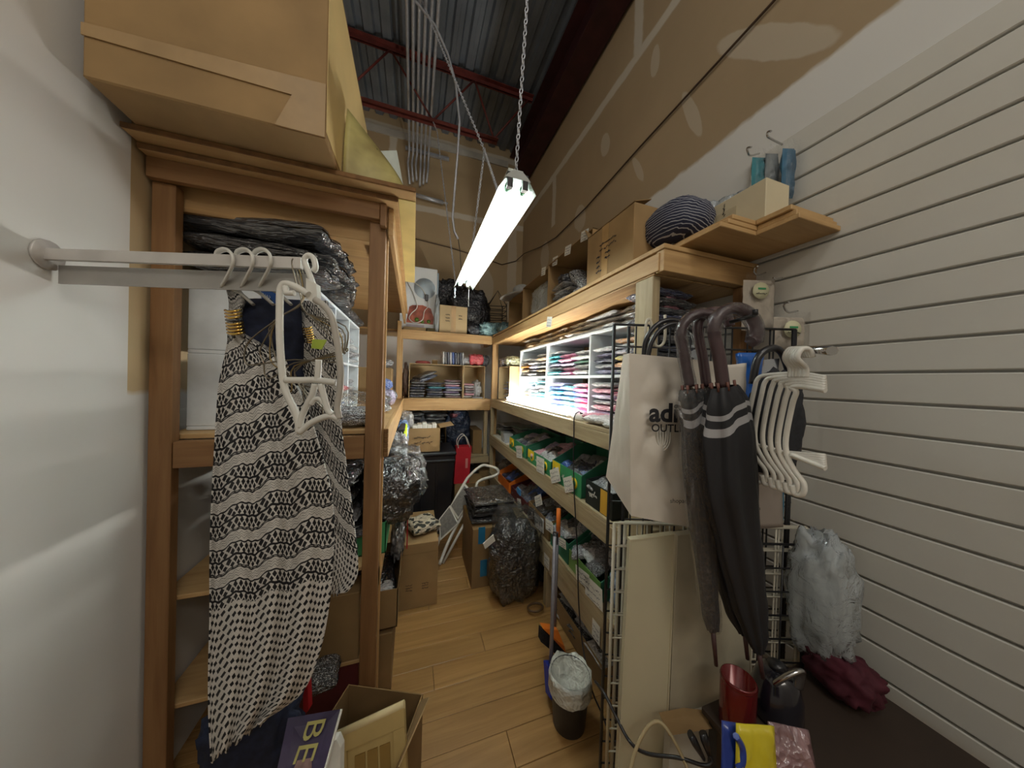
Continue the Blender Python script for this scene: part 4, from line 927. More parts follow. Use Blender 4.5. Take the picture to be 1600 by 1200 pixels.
# lower cartons of the left unit
GB = MB(); p0 = at(587, 898, 'Y', 1.50)
display_box('green display box sticking out of the lower left shelf', 1.42, 1.75, .708, .14, .14, GRN, x0=-.40, dep=.30, logos=False)
film_blob('striped_pack', 'black and white striped wrapped pack beside the green box at lower left', 'pack', (-.06, 1.78, .60), (.035, .14, .10), plain('zebra', sc(120, 120, 122), .3, coat=.8, nscale=40, namp=1), 83)
sheet('red_folder', 'thin red folder standing at the edge of the lower left shelf', 'folder', [(-.015, 1.80, .50), (-.015, 1.95, .50), (-.015, 1.95, .72), (-.015, 1.80, .72)], (.006, 0, 0), RED)
s1 = carton('open cardboard box with black shoes sticking out of the left shelf', -.42, -.045, 1.47, 1.90, .317, .50, 'top', CBD, flaps=[('+X', 8)], flap_len=.06)
pack(-.20, 1.68, .40, .26, .3, .11, .1, 'black', 'glossy black shoes pair lying in the open left cardboard box', None, 'plain', cat='shoes', name='shoe_pack')
pack(-.13, 1.54, .44, .12, .07, .05, .1, 'white', 'white printed pack at the front of the open left cardboard box', None, 'print')
carton('low cardboard box on the floor beneath the open shoe box', -.52, -.065, 1.47, 1.92, 0, .295, None, CBD)
carton('brown cardboard box on the lower left shelf behind the dresses', -.60, -.19, 1.345, 1.465, .317, .60, None, CBD)
mb = carton('large dark maroon cardboard box on the floor behind the left post', -.60, -.19, 1.36, 1.44, .0, .295, None, MAR)
sh = pack(-.36, 1.285, .30, .22, .12, .08, .1, 'charcoal', 'black and white sports shoe on the maroon box at lower left', None, 'print', cat='shoe', name='sports_shoe')
# --- on top of the left unit: big box, sheets
zt = 2.2275
bc = thing('cardboard_box', 'very large cardboard box on the plywood atop the left shelves', 'box', (-.5, 1.4, zt))
MB().bevbox(-.80, -.272, 1.045, 1.80, zt, zt+.62, .004).build('box_body', CB, bc, fix=False)
MB().box(-.2716, -.2706, 1.045, 1.80, zt+.02, zt+.60).build('lit_side_face', plain('lit_side_tone', sc(226, 200, 140), .7, nscale=5, namp=.06), bc)  # paler skin: fixture light on the box's side put into its colour
MB().prism([(-.80, 1.041, zt+.10), (-.274, 1.041, zt+.10), (-.274, 1.041, zt+.16), (-.80, 1.041, zt+.13)], (0, .003, 0)).build('packing_tape', plain('clear_tape', sc(176, 146, 104), .18, coat=.5), bc)
MB().prism([(-.40, 1.040, zt), (-.274, 1.040, zt), (-.274, 1.040, zt+.10), (-.36, 1.040, zt+.10)], (0, .003, 0)).build('packing_tape', plain('clear_tape', sc(176, 146, 104)), bc)
def curl(u, v):
    # sheet standing on the ply, sagging from tall at the box to nothing at the corner
    x = -.265+.225*u; y = 1.235+.03*math.sin(u*3)
    h = .30*(1-u)**.62*1.0
    return (x, y+.05*v*v, zt+.001+v*h*(1.0 if u < .98 else .6))
m, nt, b = newmat('printed_yellow_paper'); v = coords(nt); vo = nt.nodes.new('ShaderNodeTexVoronoi'); vo.inputs['Scale'].default_value = 16; nt.links.new(v, vo.inputs['Vector'])
k = X(nt, vo.outputs['Distance']).lt(.13); nn = ramp(nt, noisetex(nt, v, 8, 3), [(.35, sc(160, 146, 92)), (.65, sc(198, 188, 120))]); nt.links.new(mixc(nt, k, nn, sc(60, 52, 36)), b.inputs['Base Color']); b.inputs['Roughness'].default_value = .5
o = solid(MB().grid(curl, 14, 6).build('packing_paper', m), .002); tag(o, 'curved yellowish printed packing paper beside the very large cardboard box', 'paper')
o = sheet('white_sheet', 'white card sheet standing behind the yellow packing paper', 'card', [at(583, 236, 'Y', 1.75), at(620, 235, 'Y', 1.75), at(632, 300, 'Y', 1.75), Vector((-.26, 1.75, zt)), ], (0, .004, 0), plain('pale_blue_card', sc(206, 218, 216), .6))
# ================================================================ FLOOR ITEMS DOWN THE AISLE
fb = carton('closed cardboard box on the aisle floor beside the left shelves', -.10, .185, 1.98, 2.46, 0, .425, None, CB)
MB().box(-.099, .184, 1.9785, 1.9795, .36, .362).build('seam', CBD, fb)
for i, xx in enumerate((-.0, .10)): scribble(fb, (xx-.02, 1.9795, .12), (1, 0, 0), (0, 0, 1), .05, .05, INKB, 3, 20+i, 'printed_mark', .002)
pack(.085, 2.15, .427, .20, .19, .085, .4, 'cream', 'camouflage patterned wrapped cap lying on the aisle floor box', None, 'camo', cat='cap', name='camouflage_hat')
# black storage tote
tt = thing('storage_tote', 'large black plastic storage tote standing at the end of the aisle', 'tote', (.13, 3.1, 0))
T = MB(); 
T.prism([(-.13, 2.88, .0), (.36, 2.88, .0), (.40, 2.86, .76), (-.17, 2.86, .76)], (0, .42, 0)); T.build('tote_body', BLP, tt)
MB().bevbox(-.185, .415, 2.84, 3.30, .762, .80, .012).build('lid', BLP, tt); MB().bevbox(-.175, .405, 2.85, 3.29, .70, .725, .006).build('rim', BLP, tt)
for k_ in range(3): MB().bevbox(-.06+k_*.14, -.035+k_*.14, 2.862, 2.88, .08, .68, .004).build('rib', BLP, tt)
co = carton('open cardboard box of white foam pieces on the black tote', -.04, .26, 2.88, 3.16, .802, 1.03, 'top', CB, flaps=[('-X', 42), ('+X', 80)], flap_len=.13)
for r_ in range(2): scribble(co, (.0, 2.878, .88+r_*.05), (1, 0, 0), (0, 0, 1), .20, .045, INKB, 1, 30+r_, 'printed_mark', .0035)
for i in range(5):
    o = MB().bevbox(.0+i*.046, .044+i*.046, 2.92+.01*i, 3.05, .95, 1.05+.01*(i % 3), .006).build('foam_block', WPL); tag(o, ['leftmost', 'second from left', 'middle', 'second from right', 'rightmost'][i]+' white foam block poking out of the box on the tote', 'foam', 'white foam blocks in the box on the tote')
o = MB().prism([(.03, 3.10, .95), (.10, 3.10, 1.13), (.17, 3.10, 1.0), (.12, 3.10, .93)], (0, .01, 0)).build('grey_card', FAB); tag(o, 'dark grey card corner sticking up from the box on the tote', 'card')
# red paper gift bag on a carton
carton('brown cardboard box on the floor beneath the red paper bag', .43, .75, 3.02, 3.32, 0, .42, None, CBD)
rb = thing('gift_bag', 'bright red paper carrier bag with rope handles between tote and shelf', 'bag', (.50, 3.05, .43))
MB().prism([(.42, 3.02, .425), (.575, 3.02, .425), (.60, 3.04, .80), (.44, 3.04, .80)], (0, .10, 0)).build('bag_body', RED, rb)
MB().box(.535, .56, 3.0245, 3.0265, .58, .68).build('printed_sign', plain('pink_print', sc(220, 150, 140), .6), rb)
for q in (3.035, 3.135): MB().tube(smooth([(.46, q, .79), (.455, q-.01, .86), (.50, q-.015, .92), (.545, q-.01, .89), (.58, q, .79)], 5), .004, 5).build('rope_handle', WPL, rb)
film_blob('garment_bag', 'dark bundle under the back unit behind the step stool handle', 'bag', (.68, 3.60, .28), (.12, .14, .14), FAB, 91)
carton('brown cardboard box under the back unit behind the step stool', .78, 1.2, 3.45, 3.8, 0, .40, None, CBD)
# step stool folded, leaning
ss = thing('step_stool', 'folded white step stool with two grey treads leaning in the aisle', 'step stool', (.45, 2.4, 0))
def TP(px, py, Y): return at(px, py, 'Y', Y)
SP = {}
A0 = at(690, 878, 'Z', .01); A1 = at(744, 748, 'Y', 2.72)
base_l = at(686, 868, 'Z', .015); base_r = at(709, 822, 'Y', 2.56)
# side rails
L1 = [at(687, 876, 'Y', 2.38), at(706, 835, 'Y', 2.45), at(741, 770, 'Y', 2.55), at(748, 752, 'Y', 2.57), at(776, 742, 'Y', 2.60), at(777, 733, 'Y', 2.61), at(763, 728, 'Y', 2.63), at(752, 728, 'Y', 2.64), at(735, 742, 'Y', 2.62), at(725, 756, 'Y', 2.60), at(702, 800, 'Y', 2.54), at(682, 855, 'Y', 2.46)]
L1[0].z = .014
MB().tube(smooth(L1, 5), .013, 8).build('tubular_frame', WPL, ss)
def tread(q, name='tread'):
    pts = [at(*p) for p in q]; n_ = (pts[1]-pts[0]).cross(pts[3]-pts[0]).normalized()*.014
    t_ = MB().prism(pts, n_).build(name, plain('stool_cream', sc(206, 202, 190), .4), ss)
    c = sum(pts, Vector())/4; ins = [c+(p-c)*.84-n_*.25 for p in pts]
    s_ = -n_.normalized()*.002 if n_.dot(c-CAM) > 0 else n_.normalized()*.016
    MB().prism([c+(p-c)*.86+s_ for p in pts], s_*.3).build('grip_mat', plain('grey_rubber', sc(120, 116, 110), .8, nscale=60, namp=.25), t_)
tread([(688, 845, 'Y', 2.43), (717, 818, 'Y', 2.46), (703, 790, 'Y', 2.55), (686, 812, 'Y', 2.52)])
tread([(716, 812, 'Y', 2.47), (741, 772, 'Y', 2.53), (727, 756, 'Y', 2.59), (703, 792, 'Y', 2.55)])
MB().tube([at(692, 880, 'Y', 2.40), at(738, 795, 'Y', 2.50)], .011, 8).build('rear_leg', WPL, ss)
MB().tube(smooth([at(632, 832, 'Y', 2.6), at(655, 842, 'Y', 2.6), at(680, 832, 'Y', 2.6), at(696, 812, 'Y', 2.62)], 5), .009, 6).build('hose', plain('grey_hose', sc(160, 160, 156), .5)); 
tag(bpy.data.objects['hose'], 'curved pale grey hose end lying behind the step stool', 'hose')
# big wrapped pile at the right
cb2 = carton('brown cardboard box with blue tape under the stacked black packs', .43, .80, 2.05, 2.48, 0, .43, None, CBD)
for (x0, z0_) in ((.47, .32), (.49, .08)): MB().box(x0, x0+.05, 2.0465, 2.0490, z0_, z0_+.12).build('blue_tape', plain('blue_tape', sc(30, 110, 150), .4), cb2)
pile('stacked on the brown box with blue tape', .60, 2.25, .432, 4, .34, .34, .048, ['black', 'charcoal', 'black', 'black'], 'black packs on the box with blue tape', kind='clear wrapped pack', jit=.015)
bgp = film_blob('garment_bag', 'tall heap of dark garments in a clear plastic bag on the aisle floor', 'bag', (.69, 1.90, .27), (.175, .12, .27), plain('dark_clothes_in_film', (.022, .025, .032), .35, nscale=7, namp=.6, bmp=1.0, coat=1), 97, .11, fs=2.2)
film_blob('clear_bag', 'loose clear plastic bag layer over the tall dark garment heap', 'bag', (.70, 1.89, .32), (.185, .135, .32), CLEAR, 99, .12, fs=2.2)
o = MB().prism([at(755, 850, 'Y', 1.73), at(771, 836, 'Y', 1.73), at(774, 845, 'Y', 1.73), at(758, 858, 'Y', 1.73)], (0, .01, 0)).build('label_card', WHT, bgp)
b = MB().tube([(.79+.05*math.cos(a*math.pi/10), 1.73+.035*math.sin(a*math.pi/10), .03) for a in range(20)], .007, 5, closed=True); tag(b.build('brown_ring', plain('brown_plastic', sc(90, 64, 40), .5)), 'brown ring lying on the floor by the wrapped heap', 'ring')
# lidded dustpan and broom
br = thing('broom', 'broom with orange grip and orange and black head beside the shelves', 'broom', (.80, 1.45, 0))
MB().tube([at(866, 985, 'Y', 1.43), at(871, 830, 'Y', 1.46)], .0105, 8).build('handle', plain('grey_tube', sc(150, 148, 156), .35, .3), br)
MB().tube([at(872, 838, 'Y', 1.46), at(873, 795, 'Y', 1.465)], [.013, .012], 10).build('grip', ORG, br)
MB().prism([at(848, 982, 'Y', 1.40), at(872, 985, 'Y', 1.40), at(882, 1010, 'Y', 1.36), at(884, 1020, 'Y', 1.36), at(864, 998, 'Y', 1.38)], (0, .04, .0)).build('head', ORG, br)
MB().prism([at(846, 984, 'Y', 1.40), at(864, 998, 'Y', 1.38), at(886, 1022, 'Y', 1.36), at(888, 1046, 'Y', 1.37), at(868, 1022, 'Y', 1.38), at(845, 1003, 'Y', 1.41)], (0, .035, .0)).build('bristles', plain('black_bristle', (.012, .012, .014), .9, nscale=80, namp=.6, bmp=.8), br)
dp = thing('dustpan', 'blue lobby dustpan with a long grey handle leaning by the bin', 'dustpan', (.74, 1.3, 0))
MB().tube([at(860, 1058, 'Y', 1.27), at(867, 838, 'Y', 1.40)], .0105, 8).build('handle', plain('grey_tube', sc(150, 148, 156)), dp)
MB().tube([at(867, 850, 'Y', 1.40), at(868, 832, 'Y', 1.41)], .016, 8).build('joint', BLP, dp)
b = MB(); q = [at(856, 1040, 'Y', 1.26), at(886, 1038, 'Y', 1.30), at(905, 1090, 'Y', 1.20), at(884, 1118, 'Y', 1.12), at(860, 1092, 'Y', 1.17)]
b.prism(q, (.0, .05, -.02)); b.build('pan', BLU, dp)
# waste bin with liner
wbx, wby = .69, 1.12
wbn = thing('waste_bin', 'small dark grey waste bin with a white liner by the wire grids', 'bin', (wbx, wby, 0))
MB().lathe([(0, 0), (.070, 0), (.086, .22), (.090, .222), (.083, .218), (.068, .01), (0, .01)], (wbx, wby, 0), 28).build('bin_body', plain('dark_bin', sc(60, 60, 62), .5), wbn)
b = MB(); ql = Vector((5, 2, 1))
def lin(u, v):
    a = 2*math.pi*u; nn = noise.noise(Vector((math.cos(a)*3, math.sin(a)*3, v*4))+ql)
    r_ = [.094, .094, .090, .080, .05, .0][int(round(v*5))]; z_ = [.15, .20, .231, .21, .16, .14][int(round(v*5))]
    return (wbx+(r_+.006*nn)*math.cos(a), wby+(r_+.006*nn)*math.sin(a), z_+.014*nn*(1 if v < .9 else 0))
b.grid(lin, 32, 5); b.build('bin_liner', plain('liner', sc(196, 196, 186), .3, coat=.5, nscale=12, namp=.2, bmp=.8), wbn)
# ================================================================ RIGHT FOREGROUND CLUSTER
RH = Vector((math.cos(_y), -math.sin(_y), 0)); FH = Vector((math.sin(_y), math.cos(_y), 0)); ZU = Vector((0, 0, 1))
def gridwall(label, px, D, w_, z0_, z1_, m, nv=8, dz=.078, group=None, r=.0028):
    """steel wire display grid standing upright, facing the entrance"""
    p = at(px, 600, 'D', D); p.z = 0
    L = thing('wire_grid_panel', label, 'display grid', (p.x, p.y, z0_), group)
    a = p+ZU*z0_; c = p+RH*w_+ZU*z0_
    for q in (a, c): MB().tube([q, q+ZU*(z1_-z0_)], .0055, 6).build('side_bar', m, L)
    for z_ in (z0_, z1_): MB().tube([a+ZU*(z_-z0_), c+ZU*(z_-z0_)], .0042, 6).build('end_bar', m, L)
    for k_ in range(1, nv): q = a+RH*(w_*k_/nv); MB().tube([q+FH*.003, q+FH*.003+ZU*(z1_-z0_)], r, 5).build('upright_wire', m, L)
    z_ = z1_-dz; 
    while z_ > z0_+.03:
        MB().tube([a+ZU*(z_-z0_)-FH*.002-RH*.004, c+ZU*(z_-z0_)-FH*.002+RH*.004], r, 5).build('cross_wire', m, L); z_ -= dz
    return L
WGM = plain('white_wire', sc(206, 200, 182), .4)
gridwall('tall black wire grid panel in front, its left edge beside the lit shelf', 957, 1.03, .63, .03, 1.71, BLK)
gridwall('second tall black wire grid panel just behind the first', 980, 1.055, .60, .03, 1.715, BLK)
for i, (px_, D_) in enumerate(((967, .985), (975, .999), (984, 1.013))):
    gridwall(['front', 'middle', 'rear'][i]+' white wire grid panel of the three low ones standing together', px_, D_, .63, .02, 1.03-.004*i, WGM, group='low white wire grid panels')
gridwall('low black wire grid panel behind the cream metal shelves', 992, .955, .58, .02, .99, BLK)
# cream metal shelf panels standing on end
def slab(name, label, q, th, m, lip=.014):
    pts = [at(*p) for p in q]; n_ = (pts[1]-pts[0]).cross(pts[3]-pts[0]).normalized()
    if n_.dot(FWD) < 0: n_ = -n_
    c = sum(pts, Vector())/4
    L = thing(name, label, 'shelf panel', (c.x, c.y, min(p.z for p in pts)))
    MB().prism(pts, n_*.003).build('metal_sheet', m, L)
    for a, e in zip(pts, pts[1:]+pts[:1]):
        ca = a+(c-a)*.0; d = (e-a).normalized(); i_ = (c-(a+e)/2); i_ = (i_-d*i_.dot(d)).normalized()*.004
        MB().prism([a-n_*.003, e-n_*.003, e+i_-n_*.003, a+i_-n_*.003], n_*(th+.003)).build('folded_edge', m, L)
    return L
slab('metal_shelf_panel', 'narrow cream metal shelf panel standing on end beside the white grids', [(984, 843, 'D', .90), (1056, 834, 'D', .90), (1036, 1290, 'D', .86), (960, 1290, 'D', .86)], .02, CRM)
slab('metal_shelf_panel', 'wide cream metal shelf panel standing on end behind the umbrellas', [(1058, 836, 'D', .885), (1175, 822, 'D', .93), (1172, 1092, 'D', .93), (1044, 1126, 'D', .88)], .022, plain('cream_metal_2', sc(184, 176, 154), .45))
# cream support carton under the wide panel, cream pouch
q = at(1100, 1200, 'D', .86)
b = MB(); pts = [at(1048, 1132, 'D', .86), at(1165, 1100, 'D', .90), at(1180, 1300, 'D', .84), at(1040, 1300, 'D', .78)]; b.prism(pts, FH*.03)
tag(b.build('white_card', plain('off_white_card', sc(196, 190, 176), .7)), 'large off white card sheet lying low under the cream shelf panels', 'card')
o = MB().prism([at(1035, 1126, 'D', .82), at(1075, 1118, 'D', .83), at(1110, 1122, 'D', .83), at(1116, 1138, 'D', .81), at(1045, 1150, 'D', .80)], FH*.02).build('brown_box_flap', CB); tag(o, 'small brown cardboard flap above the black plug', 'cardboard')
b = MB().tube(smooth([at(982, 1215, 'D', .78), at(994, 1170, 'D', .80), at(1012, 1136, 'D', .81), at(1030, 1128, 'D', .81), at(1048, 1148, 'D', .79), at(1065, 1180, 'D', .77), at(1080, 1215, 'D', .75)], 6), .0045, 6); tag(b.build('cream_cable', plain('cream_plastic', sc(186, 168, 130), .5)), 'cream cable looping over the low off white card', 'cable')
pc = thing('extension_plug', 'black extension socket with short looped black lead on the off white card', 'plug', tuple(at(1095, 1180, 'D', .76)))
for (a, c) in (((1078, 1146), (1100, 1186)), ((1098, 1144), (1108, 1180))): MB().tube([at(*a, 'D', .775), at((a[0]*2+c[0])/3, (a[1]*2+c[1])/3, 'D', .77), at(*c, 'D', .76)], [.011, .013, .006], 8, sx=.7).build('socket_head', BLP, pc)
MB().tube(smooth([at(1108, 1180, 'D', .76), at(1112, 1190, 'D', .755), at(1100, 1196, 'D', .755), at(1060, 1184, 'D', .77), at(1010, 1177, 'D', .80), at(985, 1160, 'D', .84), at(965, 1125, 'D', .88), at(945, 1085, 'D', .92), at(930, 1065, 'D', .98)], 6), .0045, 6).build('black_lead', BLP, pc)

# shopping bag
bg = thing('shopping_bag', 'white paper carrier bag with black lettering hanging on the black grid', 'bag', tuple(at(1030, 820, 'D', .90)))
BAGM = plain('white_paper', sc(222, 214, 202), .6, nscale=6, namp=.05, bmp=.6)
def quadsheet(c4, nu, nv, amp, seed):
    c4 = [Vector(c) for c in c4]; q_ = Vector((seed, seed*2, 0)); nrm = (c4[1]-c4[0]).cross(c4[3]-c4[0]).normalized()
    def fn(u, v):
        p = (c4[0]*(1-u)+c4[1]*u)*(1-v)+(c4[3]*(1-u)+c4[2]*u)*v
        e = min(1, 6*min(u, 1-u, v, 1-v)); n1 = abs(noise.noise(Vector((u*3.5+v*2.5, v*3.2-u*2, 0))+q_)); n2 = noise.noise(Vector((u*6, v*6, 1))+q_)+.8*abs(noise.noise(Vector((u*9-v*4, v*9, 2))+q_))
        return p+nrm*amp*e*(n1*2.2+n2*.4)
    return fn
FT = [at(983, 552, 'D', .86), at(1128, 566, 'D', .875), at(1118, 832, 'D', .875), at(986, 806, 'D', .86)]
GS = [at(974, 554, 'D', .97), at(983, 552, 'D', .86), at(986, 806, 'D', .86), at(947, 745, 'D', .97)]
b = MB().grid(quadsheet(FT, 34, 44, -.012, 3), 34, 44); b.build('front_face', BAGM, bg)
b = MB().grid(quadsheet(GS, 8, 20, -.006, 5), 8, 20); b.build('side_gusset', BAGM, bg)
MB().prism([at(974, 554, 'D', .965), at(1128, 566, 'D', .965), at(1118, 800, 'D', .965), at(947, 746, 'D', .97)], FH*.002).build('back_face', BAGM, bg)
MB().prism([at(986, 806, 'D', .86), at(1118, 832, 'D', .875), at(1118, 800, 'D', .965), at(947, 745, 'D', .97)], (0, 0, .002)).build('bag_base', BAGM, bg)
xd = (at(1128, 640, 'D', .872)-at(983, 640, 'D', .86)).normalized(); xd.z = 0; xd.normalize()
nrm = -FH
o_ = at(1011, 657, 'D', .845); text(bg, 'adidas', o_, xd, ZU, .074, INK, 'brand_lettering', bold=.0024, ex=.012)
o_ = at(1014, 673, 'D', .845); text(bg, 'OUTLET', o_, xd, ZU, .031, INK, 'brand_lettering', bold=.0005, ex=.012)
o_ = at(1043, 783, 'D', .845); text(bg, 'shopadidas.ca', o_, xd, ZU, .018, INK, 'small_lettering', ex=.012)
text(bg, '', o_, xd, ZU, .01, INK) if 0 else None
# bag handle: white plastic loop handle on the front plus black handles above
b = MB()
for k_ in range(3): b.tube(smooth([at(1028+k_*4, 668, 'D', .85), at(1028+k_*4, 690-k_*2, 'D', .85), at(1036, 704-k_*4, 'D', .85), at(1046-k_*3, 692-k_*2, 'D', .85), at(1047-k_*3, 668, 'D', .85)], 5), .0025, 5)
b.build('moulded_handle', WPL, bg)
b = MB().tube(smooth([at(1006, 560, 'D', .94), at(1010, 530, 'D', .94), at(1026, 508, 'D', .94), at(1050, 500, 'D', .94), at(1078, 512, 'D', .94), at(1090, 545, 'D', .94)], 6), .008, 8).tube(smooth([at(1012, 560, 'D', .90), at(1018, 535, 'D', .90), at(1032, 515, 'D', .90), at(1056, 506, 'D', .90), at(1084, 520, 'D', .90), at(1092, 550, 'D', .90)], 6), .007, 8)
tag(b.build('black_handles', BLP), 'pair of curved black bag handles above the white paper bag', 'handle')
for i, P in enumerate(([(1010, 540), (1009, 510), (1014, 498), (1019, 512), (1020, 540)], [(1039, 492), (1039, 528), (1033, 540), (1025, 540), (1022, 532)])):
    o = MB().tube(smooth([at(a, c, 'D', .965) for a, c in P], 5), .0045, 6).build('display_hook', WGM); tag(o, ['left', 'right'][i]+' pale metal hook on top of the black grid above the bag', 'hook', 'pale hooks on the black grid')

# umbrellas with crook handles
UB = newmat('umbrella_cloth'); m, nt, b = UB
uvn = nt.nodes.new('ShaderNodeUVMap'); sp = nt.nodes.new('ShaderNodeSeparateXYZ'); nt.links.new(uvn.outputs[0], sp.inputs[0])
V = X(nt, sp.outputs[1]); U_ = X(nt, sp.outputs[0]); d = V+(U_*12.566).sin()*.03
k = (d.gt(.13)*d.lt(.155)).max(d.gt(.19)*d.lt(.225)); nt.links.new(mixc(nt, k, (.018, .019, .024), (.42, .42, .44)), b.inputs['Base Color']); b.inputs['Roughness'].default_value = .55
UBM = m
def umbrella(label, hook, shaft, canopy, D, hm, hr=.0125, tip=None, wrap=False, D2=None, seed=0):
    D2 = D2 or D; c0 = at(*canopy[0][:2], 'D', D)
    L = thing('umbrella', label, 'umbrella', tuple(c0), 'crook handled umbrellas on the wire grid')
    H_ = smooth([at(a, c, 'D', D) for a, c in hook], 6); MB().tube(H_, hr, 10).build('crook_handle', hm, L)
    MB().tube([at(*hook[0], 'D', D), at(*canopy[0][:2], 'D', D+(D2-D)*.1), at(*canopy[2][:2], 'D', D2)], .004, 6).build('shaft', STEEL, L)
    n_ = len(canopy)*7; cs = [Vector((*at(a, c, 'D', D+(D2-D)*i/(len(canopy)-1)),)) for i, (a, c, h) in enumerate(canopy)]; cs = smooth(cs, 7)
    rs = []
    for i in range(len(canopy)-1):
        for j in range(7): t = j/7; t = t*t*(3-2*t); rs.append(canopy[i][2]*(1-t)+canopy[i+1][2]*t)
    rs.append(canopy[-1][2]); nv = len(cs)-1; N = 40
    ax = (cs[-1]-cs[0]).normalized(); u = RH-ax*RH.dot(ax); u.normalize(); w2 = ax.cross(u); b = MB(); q_ = Vector((seed, 0, 0))
    def fn(uu, vv):
        i = min(nv, int(round(vv*nv))); a = 2*math.pi*uu; r_ = rs[i]*D/F0
        pl_ = 1+.16*math.sin(a*7+vv*3)*(1 if i else .3)+.12*noise.noise(Vector((math.cos(a)*2, math.sin(a)*2, vv*6))+q_)
        return cs[i]+u*math.cos(a)*r_*pl_+w2*math.sin(a)*r_*pl_*.62
    b.grid(fn, N, nv, True, lambda uu, vv: (uu, vv)); b.build('canopy', UBM, L)
    b = MB()
    for k_ in range(8):
        a = 2*math.pi*k_/8; p = cs[0]+u*math.cos(a)*rs[0]*D/F0*.9+w2*math.sin(a)*rs[0]*D/F0*.5; b.tube([p-ax*.012, p+ax*.01], .0035, 5)
    b.build('rib_tip', plain('wood_tip', sc(110, 70, 60), .5), L)
    if tip: MB().tube([cs[-1], at(*tip, 'D', D2)], [.006, .0045], 8).build('ferrule', plain('dark_wood', sc(70, 44, 44), .5), L)
    if wrap:
        b = MB()
        def fw(uu, vv):
            i = min(nv, int(round(vv*nv))); a = 2*math.pi*uu; r_ = rs[i]*D/F0*1.14+.004; n1 = 1+.16*noise.noise(Vector((math.cos(a)*3, math.sin(a)*3, vv*14))+q_)
            return cs[i]+u*math.cos(a)*r_*n1+w2*math.sin(a)*r_*n1*.7
        b.grid(fw, 24, nv); b.build('clear_wrap', WRAP, L)
        MB().tube(H_, [hr*1.3*(1+.15*noise.noise(p*40)) for p in H_], 10).build('handle_wrap', CLEAR, L)
    return L
HW = plain('mauve_leather', sc(74, 54, 58), .4, coat=.4)
umbrella('left umbrella in clear wrap with a plain handle, tip hanging lowest left', [(1078, 604), (1070, 560), (1064, 520), (1074, 500), (1094, 490), (1112, 494), (1120, 508)], None, [(1082, 608, 18), (1086, 640, 22), (1091, 700, 22), (1098, 800, 20), (1104, 880, 14), (1110, 950, 12), (1114, 985, 8)], .78, HW, tip=(1119, 1040), wrap=True, seed=1)
umbrella('middle umbrella with a bare mauve crook handle', [(1104, 604), (1098, 560), (1090, 512), (1098, 494), (1116, 486), (1134, 490), (1140, 510)], None, [(1104, 606, 18), (1106, 640, 28), (1112, 700, 36), (1122, 800, 34), (1138, 880, 25), (1154, 950, 18), (1164, 990, 8)], .80, HW, tip=(1168, 1030), seed=2)
umbrella('right umbrella with a wrapped thick crook handle and striped canopy', [(1130, 604), (1124, 560), (1116, 520), (1122, 494), (1145, 481), (1168, 490), (1181, 512), (1180, 530), (1174, 534)], None, [(1130, 604, 20), (1134, 640, 32), (1136, 690, 38), (1140, 760, 38), (1154, 850, 31), (1168, 930, 24), (1180, 985, 17), (1186, 1020, 7)], .73, HW, tip=(1192, 1060), wrap=False, D2=.76, hr=.0145, seed=3)
b = MB().tube(smooth([at(1116, 520, 'D', .715), at(1120, 498, 'D', .715), at(1146, 484, 'D', .715), at(1168, 492, 'D', .715), at(1180, 512, 'D', .715), at(1178, 534, 'D', .715)], 6), .0185, 10)
tag(b.build('clear_wrap', CLEAR), 'clear plastic wrap around the thickest umbrella crook', 'wrap')
b = MB().tube([at(1140, 504, 'D', .75), at(1160, 498, 'D', .73), at(1180, 492, 'D', .70)], .005, 8).tube([at(1180, 492, 'D', .70), at(1180, 484, 'D', .70)], .006, 8); tag(b.build('hook_arm', BLK), 'black hook arm that the umbrella crooks hang from', 'hook')
# white card and blue bag behind the umbrellas
def hangsheet(name, label, cat, q, m, th=.01, amp=.004, seed=1):
    c4 = [at(*p) for p in q]; b = MB().grid(quadsheet(c4, 10, 14, -amp, seed), 10, 14); o = solid(b.build(name, m), th, 0); tag(o, label, cat); return o
hangsheet('paper_bag', 'plain white paper bag hanging behind the umbrellas', 'bag', [(1120, 572, 'D', .90), (1162, 568, 'D', .90), (1158, 645, 'D', .90), (1120, 645, 'D', .90)], BAGM, .02)
hangsheet('blue_bag', 'bright blue glossy bag hanging right of the umbrella crooks', 'bag', [(1152, 552, 'D', .94), (1190, 552, 'D', .94), (1176, 640, 'D', .93), (1158, 640, 'D', .93)], plain('bright_blue', sc(20, 98, 190), .35, coat=.5), .02)
hangsheet('grey_bag', 'grey white carrier bag hanging low right of the umbrella canopies', 'bag', [(1150, 700, 'D', .80), (1216, 712, 'D', .84), (1220, 822, 'D', .84), (1150, 826, 'D', .82)], plain('grey_white_bag', sc(150, 140, 132), .6, nscale=6, namp=.05), .014)
text(bpy.data.objects['grey_bag'], 'idas.ca', at(1167, 796, 'D', .795), RH, ZU, .014, INK, 'small_lettering')
hangsheet('blue_edge_bag', 'teal edged bag behind the grey carrier bag', 'bag', [(1200, 760, 'D', .90), (1222, 765, 'D', .90), (1222, 812, 'D', .90), (1200, 815, 'D', .90)], plain('teal_edge', sc(50, 110, 140), .5), .01)
film_blob('handbag', 'soft black fabric bag hanging between the umbrellas and the white hangers', 'bag', at(1212, 660, 'D', .80), (.085, .035, .14), FAB, 111, .12)
o = MB().tube(smooth([at(1176, 600, 'D', .86), at(1184, 560, 'D', .86), at(1204, 544, 'D', .86), at(1222, 552, 'D', .86), at(1236, 590, 'D', .86)], 6), .010, 8).build('bag_strap', BLP); tag(o, 'looped black bag strap above the soft black bag', 'strap')
